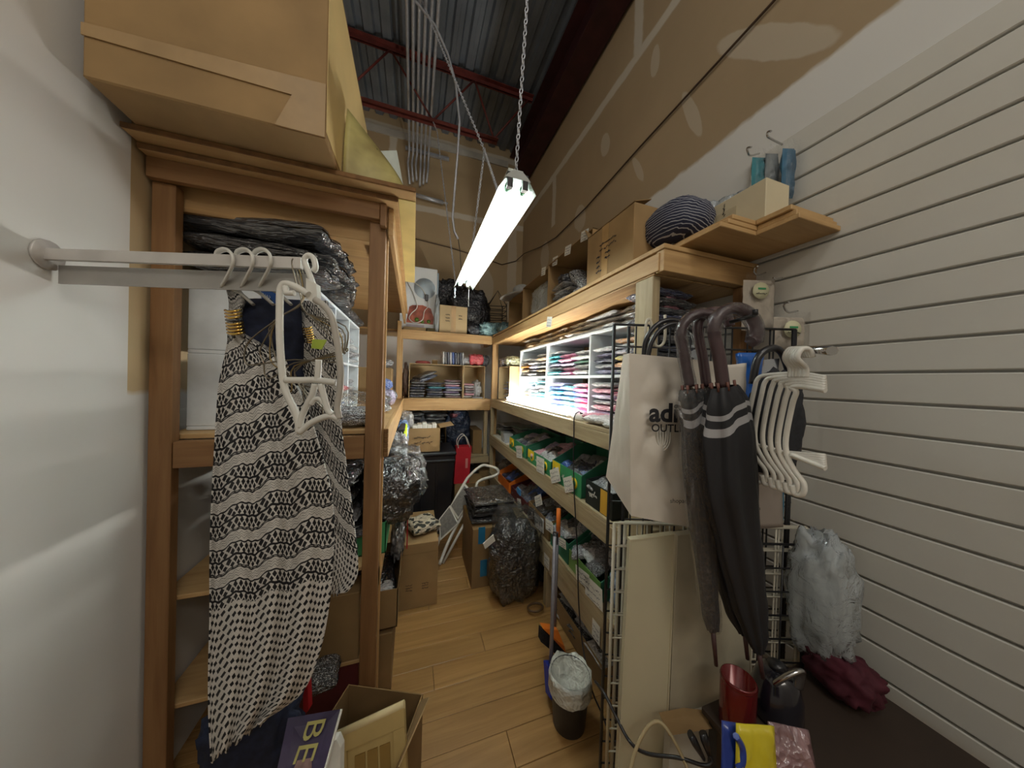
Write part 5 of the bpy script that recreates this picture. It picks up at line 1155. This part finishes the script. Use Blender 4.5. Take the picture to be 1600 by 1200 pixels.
o = MB().prism([at(1194, 562, 'D', .87), at(1218, 560, 'D', .87), at(1216, 582, 'D', .87), at(1192, 584, 'D', .87)], FH*.004).build('silver_tag', plain('silver_foil', sc(200, 205, 215), .15, .9)); tag(o, 'shiny silver label inside the looped strap', 'label')

# white moulded hangers, right: seen almost edge on
def moulded_hanger(pts_hook, loop, arms, D, dD, label, group, name='clothes_hanger', m=WPL, r=.0052, flat=1.0, dDs=None):
    c = at(*loop[0], 'D', D)
    L = thing(name, label, 'hanger', tuple(c), group)
    MB().tube(smooth([at(a, q_, 'D', D) for a, q_ in pts_hook], 5), r*.9, 8).build('hook', m, L)
    n_ = len(loop)
    P = [at(a, q_, 'D', D+dD*((a-loop[0][0])/100.0)) for a, q_ in loop]
    MB().tube(smooth(P, 5), r, 8, sx=flat).build('body_frame', m, L)
    for ar in arms: MB().tube(smooth([at(a, q_, 'D', D+dD*((a-loop[0][0])/100.0)) for a, q_ in ar], 5), r*.9, 8).build('cross_bar', m, L)
    return L
for i in range(6):
    sx_ = i*12; sy = i*4; D_ = .66-.022*i
    hk = [(1234+i*5, 590), (1234+i*5, 575), (1226+i*4, 560), (1232+i*4, 546), (1244+i*4, 546), (1250+i*4, 558)]
    lp = [(1290, 590+sy), (1250, 584+sy), (1200+sx_*.6, 586+sy), (1184+sx_, 592+sy), (1178+sx_, 612+sy), (1168+sx_, 664+sy), (1170+sx_, 692+sy), (1182+sx_, 716+sy), (1196+sx_, 736+sy), (1194+sx_, 752+sy), (1182+sx_, 752+sy), (1178+sx_, 738+sy)]
    ar = [[(1176+sx_, 690+sy), (1210+sx_, 704+sy), (1290, 712+sy)]]
    moulded_hanger(hk, lp, ar, D_, -.10, ['rearmost', 'second from rear', 'third from rear', 'third from front', 'second from front', 'frontmost'][i]+' white plastic hanger of the row at the right edge', 'white moulded hangers at right')
o = MB().tube([at(1244, 545, 'D', .70), at(1300, 548, 'D', .50)], .008, 8).build('hanging_rod', CHR); tag(o, 'chrome rod carrying the white hangers at the right edge', 'rod')
# wall hooks with packaged goods
def slathook(pts, label):
    o = MB().tube(smooth([at(*p) for p in pts], 5), .0035, 6).build('display_hook', CHR); tag(o, label, 'hook'); return o
slathook([(1222, 226, 'X', 1.37), (1203, 216, 'X', 1.27), (1199, 212, 'X', 1.25), (1200, 206, 'X', 1.245), (1205, 205, 'X', 1.24)], 'long chrome slatwall hook at top right holding a blue packet')
slathook([(1186, 240, 'X', 1.37), (1172, 243, 'X', 1.28), (1168, 236, 'X', 1.25), (1168, 231, 'X', 1.245), (1174, 230, 'X', 1.24)], 'left chrome slatwall hook at top right holding a teal packet')
slathook([(1196, 426, 'X', 1.37), (1184, 430, 'X', 1.30), (1178, 424, 'X', 1.27), (1180, 418, 'X', 1.265), (1184, 416, 'X', 1.26)], 'chrome slatwall hook above the upper white sock pack')
slathook([(1246, 486, 'X', 1.37), (1232, 488, 'X', 1.29), (1225, 480, 'X', 1.26), (1227, 474, 'X', 1.255), (1233, 472, 'X', 1.25)], 'chrome slatwall hook above the lower white sock pack')
slathook([(1222, 434, 'X', 1.36), (1214, 436, 'X', 1.32), (1208, 434, 'X', 1.30)], 'short wall hook right of the upper sock pack')
def hangpack(name, label, px, py, D, w_, h_, th, m, seed, tagm=None):
    c = at(px, py, 'D', D); L = thing(name, label, 'packet', tuple(c)); b = MB(); q_ = Vector((seed, 0, 0))
    for sg in (1, -1):
        def fn(u, v, sg=sg):
            e = (1-abs(2*u-1)**4)*(1-abs(2*v-1)**6); n1 = noise.noise(Vector((u*5, v*5, sg))+q_)
            return c+RH*(u-.5)*w_*(1+.1*noise.noise(Vector((v*4, 1, 0))+q_))-ZU*v*h_-FH*sg*th*(max(e, 0)**.5)*(.7+.5*n1)
        b.grid(fn, 8, 12)
    b.build('wrapped_goods', m, L)
    def fw(u, v): return c+RH*(u-.5)*w_*1.12+ZU*.02-ZU*v*(h_+.03)-FH*(th*1.1+.004*noise.noise(Vector((u*8, v*8, 0))+q_))
    b = MB().grid(fw, 6, 8); b.build('clear_bag', CLEAR, L)
    if tagm:
        T = Matrix((RH, FH, ZU)).transposed().to_4x4(); T.translation = c-FH*(th*1.0+.008)-ZU*.05-RH*w_*.12
        MB().lathe([(0, 0), (.032, 0), (.032, .001), (0, .001)], n=18, M=T @ Matrix.Rotation(R(90), 4, 'X')).build('round_label', tagm, L)
        MB().box(-.012, .018, -.0028, -.0018, .004, .011, T).build('green_logo', GRN, L)
        scribble(L, T @ Vector((-.026, -.003, -.016)), RH, ZU, .055, .012, INK, 1, seed)
    return L
hangpack('sock_pack', 'upper white sock pack with a round green logo label on the slatwall', 1186, 438, 1.16, .125, .20, .02, plain('white_socks', sc(206, 196, 182), .9, nscale=30, namp=.08, bmp=.4), 3, plain('pale_label', sc(206, 204, 170), .6))
hangpack('sock_pack', 'lower white sock pack with a round green logo label at the right edge', 1234, 496, 1.10, .12, .12, .02, plain('white_socks', sc(206, 196, 182)), 5, plain('pale_label', sc(206, 204, 170)))
TL = plain('teal_goods', sc(60, 130, 142), .5, nscale=10, namp=.3); 
hangpack('wrapped_goods_pack', 'teal and grey long packet hanging at the top right', 1186, 246, 1.18, .055, .19, .02, TL, 7)
hangpack('wrapped_goods_pack', 'pale grey long packet hanging beside the teal one', 1206, 240, 1.16, .05, .20, .02, plain('grey_goods', sc(128, 134, 136), .6, nscale=8, namp=.2), 9)
hangpack('wrapped_goods_pack', 'blue packet hanging rightmost at the top of the slatwall', 1232, 232, 1.12, .045, .19, .02, plain('blue_goods', sc(62, 104, 132), .5, nscale=14, namp=.4), 11)
# things on the floor, near right: stand table
tb = thing('low_table', 'low dark table at near right under the red canister and black kettle', 'table', (1.02, .4, 0))
MB().bevbox(.80, 1.36, .15, .60, .57, .59, .003).build('table_top', plain('dark_table', sc(60, 48, 40), .6), tb)
for a in (.82, 1.33):
    for c in (.18, .57): MB().box(a-.012, a+.012, c-.012, c+.012, 0, .5695).build('leg', BLK, tb)
CAN = at(1151, 1136, 'Z', .5905); KET = at(1211, 1118, 'Z', .5905)
rc = thing('canister', 'glossy dark red metal canister standing at near right', 'canister', tuple(CAN))
MB().lathe([(0, 0), (.038, 0), (.040, .004), (.040, .132), (.0385, .135), (.036, .135), (.036, .03), (0, .03)], CAN, 28).build('canister_body', plain('red_lacquer', sc(110, 14, 20), .25, .3, coat=.6), rc)
MB().lathe([(.0405, .0), (.0415, .003), (.0405, .006)], (CAN.x, CAN.y, .715), 24).build('rim', plain('red_lacquer', sc(150, 20, 26)), rc)
kt = thing('kettle', 'black domed kettle with a silver band at near right', 'kettle', tuple(KET))
MB().lathe([(0, 0), (.052, 0), (.058, .02), (.057, .07), (.045, .115), (.026, .135), (0, .138)], KET, 28).build('kettle_body', plain('black_gloss', (.012, .012, .02), .2, coat=1), kt)
MB().tube(smooth([(KET.x-.04, KET.y-.02, .715), (KET.x-.035, KET.y-.04, .75), (KET.x-.01, KET.y-.05, .765), (KET.x+.012, KET.y-.045, .745), (KET.x+.014, KET.y-.04, .705)], 6), .014, 8, sx=.5).build('silver_handle', CHR, kt)
MB().lathe([(0, 0), (.02, 0), (.022, .008), (.01, .016), (0, .016)], (KET.x, KET.y, .7275), 16).build('lid_knob', BLP, kt)
yb = thing('printed_bag', 'yellow and blue printed plastic bag at the bottom right corner', 'bag', tuple(at(1180, 1200, 'D', .60)))
def yfn(x0, x1, y0, y1, D_, amp, seed):
    return MB().grid(quadsheet([at(x0, y0, 'D', D_), at(x1, y0+4, 'D', D_), at(x1+10, y1, 'D', D_*.93), at(x0-2, y1, 'D', D_*.93)], 10, 10, -amp, seed), 10, 10)
solid(yfn(1128, 1152, 1126, 1290, .60, .006, 3).build('blue_side', plain('royal_blue', sc(30, 60, 150), .35, coat=.6), yb), .004)
solid(yfn(1150, 1208, 1130, 1290, .59, .010, 5).build('yellow_front', plain('bag_yellow', sc(214, 196, 40), .35, coat=.6), yb), .004)
b = MB().tube(smooth([at(1150, 1150, 'D', .575), at(1160, 1168, 'D', .575), at(1160, 1190, 'D', .57), at(1152, 1200, 'D', .57)], 5), .006, 6); b.build('blue_stroke', plain('royal_blue', sc(30, 60, 150)), yb)
ps = MB().grid(quadsheet([at(1200, 1127, 'D', .60), at(1262, 1140, 'D', .60), at(1290, 1290, 'D', .55), at(1214, 1290, 'D', .55)], 10, 10, -.012, 9), 10, 10); tag(solid(ps.build('pink_bag', plain('pink_wrap', sc(150, 118, 122), .3, coat=.6, nscale=10, namp=.4, bmp=.6)), .004), 'crumpled pinkish plastic bag beside the yellow bag', 'bag')
film_blob('dark_bag', 'dark red fabric bundle behind the pinkish bag at the right edge', 'bag', (1.24, .50, .655), (.06, .08, .06), plain('dark_red_cloth', sc(80, 26, 40), .8, nscale=14, namp=.3, bmp=.4), 121)
film_blob('clear_bag', 'big grey clear plastic bag hanging at the right edge below the hangers', 'bag', at(1282, 930, 'D', .92), (.05, .08, .20), FROST, 123, .15)

# ================================================================ LEFT FOREGROUND: RAIL WITH CLOTHES
rk = thing('garment_rail', 'white flat metal garment rail with hangers at the left', 'rail', (-.45, .85, 1.74))
pA = at(335, 408, 'D', .70); pB = at(474, 413, 'D', .70)
def flatbar(a, c, h, th): 
    d = (c-a).normalized(); n_ = d.cross(ZU).normalized()*th
    return MB().prism([a-ZU*h/2, c-ZU*h/2, c+ZU*h/2, a+ZU*h/2], n_)
pA2 = pA+(pA-pB)*((pA.x+.836)/(pB.x-pA.x))
BARM = plain('white_painted_bar', sc(208, 204, 200), .3, .2)
flatbar(pA2, pB, .026, .010).build('flat_bar', BARM, rk)
flatbar(pA2-ZU*.040+FH*.02, pB-ZU*.040+FH*.02, .045, .004).build('lower_plate', plain('grey_plate', sc(170, 168, 164), .35), rk)
MB().lathe([(0, 0), (.035, 0), (.035, .006), (0, .006)], n=16, M=Matrix.Translation(Vector((-.8395, pA2.y, pA2.z))) @ Matrix.Rotation(R(90), 4, 'Y')).build('wall_flange', BARM, rk)
HG = 'white hanger hooks on the garment rail'
for i, px_ in enumerate((352, 383, 411)):
    L = thing('clothes_hanger', ['leftmost', 'middle', 'rightmost'][i]+' translucent white hanger hook over the garment rail', 'hanger', tuple(at(px_, 420, 'D', .85)), HG)
    MB().tube(smooth([at(px_-14, 404, 'D', .725), at(px_-12, 394, 'D', .72), at(px_, 390, 'D', .70), at(px_+10, 397, 'D', .685), at(px_+12, 412, 'D', .685), at(px_+4, 430, 'D', .70), at(px_-6, 448, 'D', .72)], 5), .006, 8, sx=.6).build('hook', WPL, L)
    MB().tube(smooth([at(px_-6, 446, 'D', .72), at(px_+20, 456, 'D', .73), at(px_+44, 476, 'D', .74)], 5), .008, 8, sx=.5).build('hanger_arm', plain('grey_white_plastic', sc(168, 164, 156), .4), L)
tgm = thing('price_tag', 'blue printed card tag with white letters on a hanger at left', 'tag', tuple(at(415, 457, 'D', .78)))
q = [at(407, 441, 'D', .78), at(432, 454, 'D', .77), at(433, 476, 'D', .77), at(409, 466, 'D', .78)]
MB().prism([q[0]+(q[0]-q[2])*.06, q[1]+(q[1]-q[3])*.06, q[2]+(q[2]-q[0])*.06, q[3]+(q[3]-q[1])*.06], FH*.0015).build('card', WHT, tgm)
MB().prism([p-FH*.001 for p in q], FH*.0008).build('blue_print', plain('tag_blue', sc(30, 84, 160), .4), tgm)
xd = (q[2]-q[3]).normalized(); text(tgm, 'SAVE', q[3]+(q[0]-q[3])*.12-FH*.002+xd*.034, -xd, (q[0]-q[3]).normalized(), .015, WHT, 'mirrored_lettering') 
# patterned crochet dresses
m, nt, b = newmat('crochet'); uvn = nt.nodes.new('ShaderNodeUVMap'); sp = nt.nodes.new('ShaderNodeSeparateXYZ'); nt.links.new(uvn.outputs[0], sp.inputs[0])
U_ = X(nt, sp.outputs[0]); V = X(nt, sp.outputs[1])       # in centimetres
nz = X(nt, noisetex(nt, uvn.outputs[0], .25, 2)); nz2 = X(nt, noisetex(nt, uvn.outputs[0], 3.5, 2))
V1 = V+(nz-.5)*1.0; U1 = U_+(nz2-.5)*.35
tri = lambda x, T: ((x/T).fract()-.5).abs()*2.0
per = 9.6; P_ = (V1/per).fract()*per; zz1 = tri(U1, 1.7)
def dia(c0, sh, a, bb): return ((P_-c0).abs()/a+tri(U1+sh, 1.7)/bb).lt(1.0)
hol = dia(4.25, 0, .95, .80).max(dia(5.45, .85, .85, .70)).max(dia(7.45, 0, .95, .80)).max(dia(8.6, .85, .80, .70))
wv = (U1*2.3).sin()*.14
line = ((P_-.18+wv).abs().lt(.20)).max((P_-3.2+wv).abs().lt(.20)).max((P_-6.35-wv).abs().lt(.30)).max((P_-9.45+wv).abs().lt(.16))
low = V.gt(66.0)                                            # skirt part: open mesh
lat = (tri(U1+V1*.30, 1.6)+tri(V1, 1.9)).lt(.80)
blackm = (hol.max(line)*(low*(-1.0)+1.0)).max(lat*low)
thin = ((P_-.75-zz1*.6).abs().lt(.09)).max((P_-1.35-zz1*.6).abs().lt(.07)).max((P_-1.95-zz1*.6).abs().lt(.09))
grey = thin*(low*(-1.0)+1.0)
nn = ramp(nt, noisetex(nt, uvn.outputs[0], 6, 2), [(.3, sc(190, 186, 180)), (.7, sc(236, 233, 228))])
col = mixc(nt, grey*.7, nn, (.08, .08, .08)); col = mixc(nt, blackm, col, (.010, .010, .013))
nt.links.new(col, b.inputs['Base Color']); b.inputs['Roughness'].default_value = .9
bump(nt, b, (blackm*(-1.0)+nz2*.5).k, .6, .004)
CRO = m
def dress(name, label, rows, D, nf, amp, seed, m, uoff=0, ph=0, slope=0.0, voff=0, nu=90):
    """rows: (left px, left py, right px, right py) from top to hem"""
    rows_ = []; K = 6
    ext = [Vector((r_[0], r_[1], 0)) for r_ in rows]; ext2 = [Vector((r_[2], r_[3], 0)) for r_ in rows]
    Ls = smooth(ext, K); Rs = smooth(ext2, K); nv = len(Ls)-1; q_ = Vector((seed, seed, seed))
    # metric arc coordinates
    sc_ = D/F0*100
    vac = [0]
    for i in range(nv): vac.append(vac[-1]+((Ls[i+1]+Rs[i+1])/2-(Ls[i]+Rs[i])/2).length*sc_)
    def fn(u, v):
        i = min(nv, int(round(v*nv))); p = Ls[i].lerp(Rs[i], u)
        f = min(1, .25+v*1.3)
        d = amp*f*(math.sin(u*nf*6.283+ph+1.2*noise.noise(Vector((u*2, v*1.5, 0))+q_))*.8+.8*noise.noise(Vector((u*nf*1.4, v*1.2, 3))+q_))
        edge = 4*(u-.5)**2*amp*1.2
        return at(p.x, p.y+(6*math.sin(u*31)+4*math.sin(u*77)) * (1 if i == nv else 0)*.6, 'D', D+d+edge)
    def uv(u, v):
        i = min(nv, int(round(v*nv))); w_ = max((Rs[i]-Ls[i]).length*sc_, 22)*1.25
        return (uoff+u*w_+.5*math.sin(u*nf*6.283+ph), voff+vac[i]+slope*(u-.5)*w_-.7*math.sin(u*nf*6.283+ph)*f_(v))
    f_ = lambda v: min(1, v*2)
    o = solid(MB().grid(fn, nu, nv, True, uv).build(name, m, fix=False), .003); tag(o, label, 'dress'); return o
dress('crochet_dress', 'rear black and white crochet dress ending higher, beside the wooden post', [(466, 470, 512, 470), (462, 540, 524, 540), (470, 600, 530, 610), (478, 660, 534, 668), (480, 740, 546, 760), (485, 820, 556, 840), (490, 880, 559, 895), (495, 915, 545, 922), (500, 930, 532, 926)], .80, 1.6, .010, 5, CRO, 30, .5, -.45, 3)
dress('crochet_dress', 'long black and white zigzag crochet dress hanging at the far left', [(358, 520, 378, 520), (350, 560, 440, 556), (342, 600, 455, 590), (338, 650, 480, 640), (334, 720, 500, 700), (330, 800, 520, 790), (328, 880, 520, 880), (328, 960, 512, 960), (326, 1040, 496, 1030), (326, 1110, 470, 1085), (330, 1190, 420, 1120)], .72, 3.4, .020, 2, CRO, 0, 0, .22, 0, 130)
o = dress('dress_strap', 'ruffled white halter strap with black knots at the far left', [(352, 428, 362, 424), (354, 450, 372, 448), (358, 470, 384, 468), (358, 490, 378, 488), (356, 530, 376, 528)], .73, 1, .008, 8, CRO, 0, 0, 0, 0, 12)
tag(o, None, 'strap')
b = MB()
gr = thing('beaded_ring', 'gold and black coil ring gathering the strap of the left dress', 'ring', tuple(at(366, 520, 'D', .70)))
for k_ in range(8):
    y_ = 484+k_*5; MB().tube(smooth([at(352+k_*.6, y_+1, 'D', .715), at(358+k_*.6, y_+3, 'D', .70), at(368+k_*.8, y_+2, 'D', .70), at(376+k_*.8, y_, 'D', .715)], 4), .0032, 6).build('metal_coil', GOLD if k_ != 3 else BLP, gr)
gr2 = thing('beaded_ring', 'bronze coil ring on the strap of the rear dress under the wire hangers', 'ring', tuple(at(478, 525, 'D', .74)))
for k_ in range(7): y_ = 512+k_*3.6; MB().tube([at(472+k_*.9, y_+1, 'D', .745), at(480+k_*.9, y_+2, 'D', .735), at(487+k_*.9, y_-1, 'D', .745)], .0022, 5).build('metal_coil', GOLD, gr2)
# dark clothes between
hangs = hangsheet
hangs('dark_garment', 'navy black halter garment hanging between the two crochet dresses', 'garment', [(372, 470, 'D', .76), (470, 470, 'D', .80), (476, 600, 'D', .82), (372, 600, 'D', .76)], NAVY, .02, .02, 4)
film_blob('garment_bag', 'navy garment draped under the long dress at lower left', 'garment', at(395, 1150, 'D', .86), (.12, .06, .13), NAVY, 131, .15)
film_blob('suitcase_cover', 'dark blue fabric case standing behind the long dress hem', 'case', at(430, 1085, 'D', .98), (.07, .05, .20), NAVY, 133, .08)
o = MB().prism([at(472, 1040, 'D', 1.0), at(480, 1060, 'D', 1.0), at(482, 1110, 'D', 1.0), at(474, 1120, 'D', 1.0)], FH*.02).build('red_folder', RED); tag(o, 'strip of red card beside the dark blue case at lower left', 'card')
# large white bodyform hanger
def flatstrip(pts, D, wd, m, name, L, th=.006, close=False):
    P = smooth([at(a, c, 'D', D) for a, c in pts], 5); b = MB()
    return MB().tube(P, wd, 8, sx=1.0).build(name, m, L)
bh = thing('bodyform_hanger', 'large white plastic swimwear hanger with cut-outs hanging before the dresses', 'hanger', tuple(at(480, 430, 'D', .62)))
flatstrip([(490, 446), (484, 430), (478, 415), (476, 405), (482, 399), (490, 404), (493, 418), (489, 424)], .69, .0065, WPL, 'hook', bh)
MB().prism([at(478, 434, 'D', .625), at(494, 444, 'D', .625), at(496, 478, 'D', .625), at(478, 466, 'D', .625)], FH*.014).build('clip_block', WPL, bh)
flatstrip([(482, 460), (466, 450), (452, 444), (443, 444), (438, 454), (437, 480), (437, 520), (439, 560), (443, 600), (450, 620), (460, 640), (466, 660), (467, 672), (470, 674), (484, 662), (500, 654), (516, 650), (530, 654)], .62,   .0068, WPL, 'body_frame', bh)
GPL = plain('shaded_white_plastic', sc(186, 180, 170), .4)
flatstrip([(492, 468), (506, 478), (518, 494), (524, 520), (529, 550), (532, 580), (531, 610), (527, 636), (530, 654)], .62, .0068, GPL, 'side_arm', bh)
flatstrip([(446, 594), (470, 594), (494, 594), (526, 598)], .62,   .0068, WPL, 'waist_bar', bh)
flatstrip([(496, 594), (497, 580), (498, 562)], .62, .0065, WPL, 'centre_peg', bh)
flatstrip([(492, 600), (488, 616), (480, 632), (472, 650), (468, 668)], .62, .0065, WPL, 'left_leg', bh); flatstrip([(501, 600), (506, 620), (512, 640), (520, 648)], .62, .0065, WPL, 'right_leg', bh)
flatstrip([(486, 632), (492, 624), (500, 624), (506, 632)], .62, .005, WPL, 'arch', bh)
MB().tube([at(446, 448, 'D', .615), at(447, 458, 'D', .612), at(460, 458, 'D', .612)], .006, 6).build('size_cap', WPL, bh)
# wire hangers
for i in range(5):
    dx = i*5; dy = i*5
    L = thing('wire_hanger', ['leftmost', 'second', 'third', 'fourth', 'rightmost'][i]+' thin wire hanger in the bunch behind the white swimwear hanger', 'hanger', tuple(at(462, 470, 'D', .70+.012*i)), 'bunched wire hangers')
    D_ = .69+.012*i
    pts = [(458+dx*.8, 404), (456+dx*.8, 412), (462+dx, 440), (470, 474), (440-dx, 494+dy), (392+dx*3, 530+dy*3), (382+dx*6, 552+dy*3), (384+dx*6, 566+dy*4), (396+dx*6, 570+dy*4), (460, 562+dy), (518+dx, 566-dy), (528+dx*.6, 560-dy*.6), (520+dx, 530-dy), (480, 490), (470, 474)]
    MB().tube(smooth([at(a, c, 'D', D_) for a, c in pts], 4), .0018, 5).build('bent_wire', STEEL if i != 2 else plain('gilt_wire', sc(150, 130, 90), .35, .8), L)
o = MB().prism([at(488, 530, 'D', .68), at(510, 531, 'D', .68), at(502, 546, 'D', .68), at(486, 544, 'D', .68)], FH*.003).build('yellow_green_tag', plain('lime_card', sc(170, 190, 70), .6)); tag(o, 'small lime green tag hanging inside the wire hangers', 'tag')
# near floor left: open box, cabinet door, magazine
nb = thing('cardboard_box', 'open empty cardboard box at the bottom of the photo behind the wooden door', 'box', (-.05, 1.12, 0))
Q = [at(596, 1074, 'Z', .30), at(660, 1084, 'Z', .30), at(675, 1114, 'Z', .295), at(690, 1290, 'D', .95)]
x0, x1, y0, y1 = -.30, 0, -.26, 0
TB = Matrix.Translation((.064, 1.140, 0)) @ Matrix.Rotation(R(-24), 4, 'Z')
for q_ in ((x0, x1, y1-.004, y1, 0, .30), (x1-.004, x1, y0, y1-.0045, 0, .30), (x0, x0+.004, y0, y1-.0045, 0, .30), (x0+.0045, x1-.0045, y0, y0+.004, 0, .30), (x0+.0045, x1-.0045, y0+.0045, y1-.0045, 0, .004)): MB().box(*q_, M=TB).build('box_wall', CBD, nb)
MB().prism([(x1, y0, .30), (x1, y1-.02, .30), (x1+.045, y1-.06, .36), (x1+.03, y0, .37)], (.004, 0, 0), TB).build('flap', CB, nb)
wd = thing('cabinet_door', 'cream wooden panel door leaning in front of the open box at the bottom', 'door', tuple(at(580, 1190, 'D', .93)))
TT = plain('worn_cream_wood', sc(190, 166, 110), .5, nscale=7, namp=.12)
c4 = [at(520, 1152, 'D', .90), at(632, 1100, 'D', .94), at(640, 1300, 'D', .88), at(520, 1330, 'D', .84)]
n_ = (c4[1]-c4[0]).cross(c4[3]-c4[0]).normalized(); n_ = n_ if n_.dot(FWD) > 0 else -n_
def inq(u, v): return c4[0].lerp(c4[1], u).lerp(c4[3].lerp(c4[2], u), v)
MB().prism([inq(0, 0), inq(1, 0), inq(1, 1), inq(0, 1)], n_*.012).build('back_board', TT, wd)
for (u0, u1, v0, v1) in ((0, 1, 0, .16), (.84, 1, .163, 1), (0, .2, .163, 1)):
    MB().prism([inq(u0, v0)-n_*.010, inq(u1, v0)-n_*.010, inq(u1, v1)-n_*.010, inq(u0, v1)-n_*.010], n_*.0098).build('frame_board', TT, wd)
for k_ in range(3): MB().prism([inq(.30+k_*.17, .25)-n_*.006, inq(.44+k_*.17, .25)-n_*.006, inq(.44+k_*.17, 1)-n_*.006, inq(.30+k_*.17, 1)-n_*.006], n_*.0058).build('panel_board', plain('darker_panel', sc(150, 120, 64), .5), wd)
MB().tube([inq(0, 0)-n_*.0, inq(1, 0)-n_*.0], .011, 8).build('rounded_edge', plain('worn_cream_edge', sc(214, 194, 146), .5), wd)
mg = thing('magazine', 'glossy dark purple magazine with gold letters B E at bottom left', 'magazine', tuple(at(480, 1160, 'D', .80)))
c5 = [at(450, 1122, 'D', .84), at(531, 1108, 'D', .84), at(503, 1210, 'D', .74), at(430, 1216, 'D', .76)]
nm = (c5[1]-c5[0]).cross(c5[3]-c5[0]).normalized(); nm = nm if nm.dot(FWD) > 0 else -nm
MB().prism(c5, nm*.004).build('cover', plain('purple_gloss', sc(64, 54, 82), .25, coat=.8, nscale=9, namp=.4), mg)
MB().prism([c5[1]+nm*.004, c5[2]+nm*.004, c5[2]+nm*.012, c5[1]+nm*.012], (.002, 0, 0)).build('page_edges', WHT, mg)
yd_ = (c5[1]-c5[0]).normalized(); xd_ = nm.cross(yd_)*-1
xd_ = (c5[2]-c5[1]).normalized(); xd_ = (xd_-yd_*xd_.dot(yd_)).normalized()
text(mg, 'BE', c5[1]+(c5[2]-c5[1])*.08-yd_*.085-nm*.001, xd_, yd_, .078, plain('gold_print', sc(170, 160, 96), .4), 'gold_lettering', ex=.001)
MB().prism([c5[3].lerp(c5[2], .35).lerp(c5[0].lerp(c5[1], .35), .06)-nm*.001, c5[3].lerp(c5[2], .75).lerp(c5[0].lerp(c5[1], .75), .1)-nm*.001, c5[3].lerp(c5[2], .70).lerp(c5[0].lerp(c5[1], .70), .26)-nm*.001, c5[3].lerp(c5[2], .4).lerp(c5[0].lerp(c5[1], .4), .24)-nm*.001], -nm*.0008).build('printed_photo', plain('photo_print', sc(150, 120, 116), .4, nscale=20, namp=.5), mg)
tray = MB().prism([at(506, 1160, 'D', .80), at(526, 1156, 'D', .82), at(532, 1170, 'D', .82), at(530, 1290, 'D', .78), at(508, 1290, 'D', .76)], FH*.02).build('white_tray', WPL); tag(tray, 'white plastic tray edge between the magazine and the wooden door', 'tray')
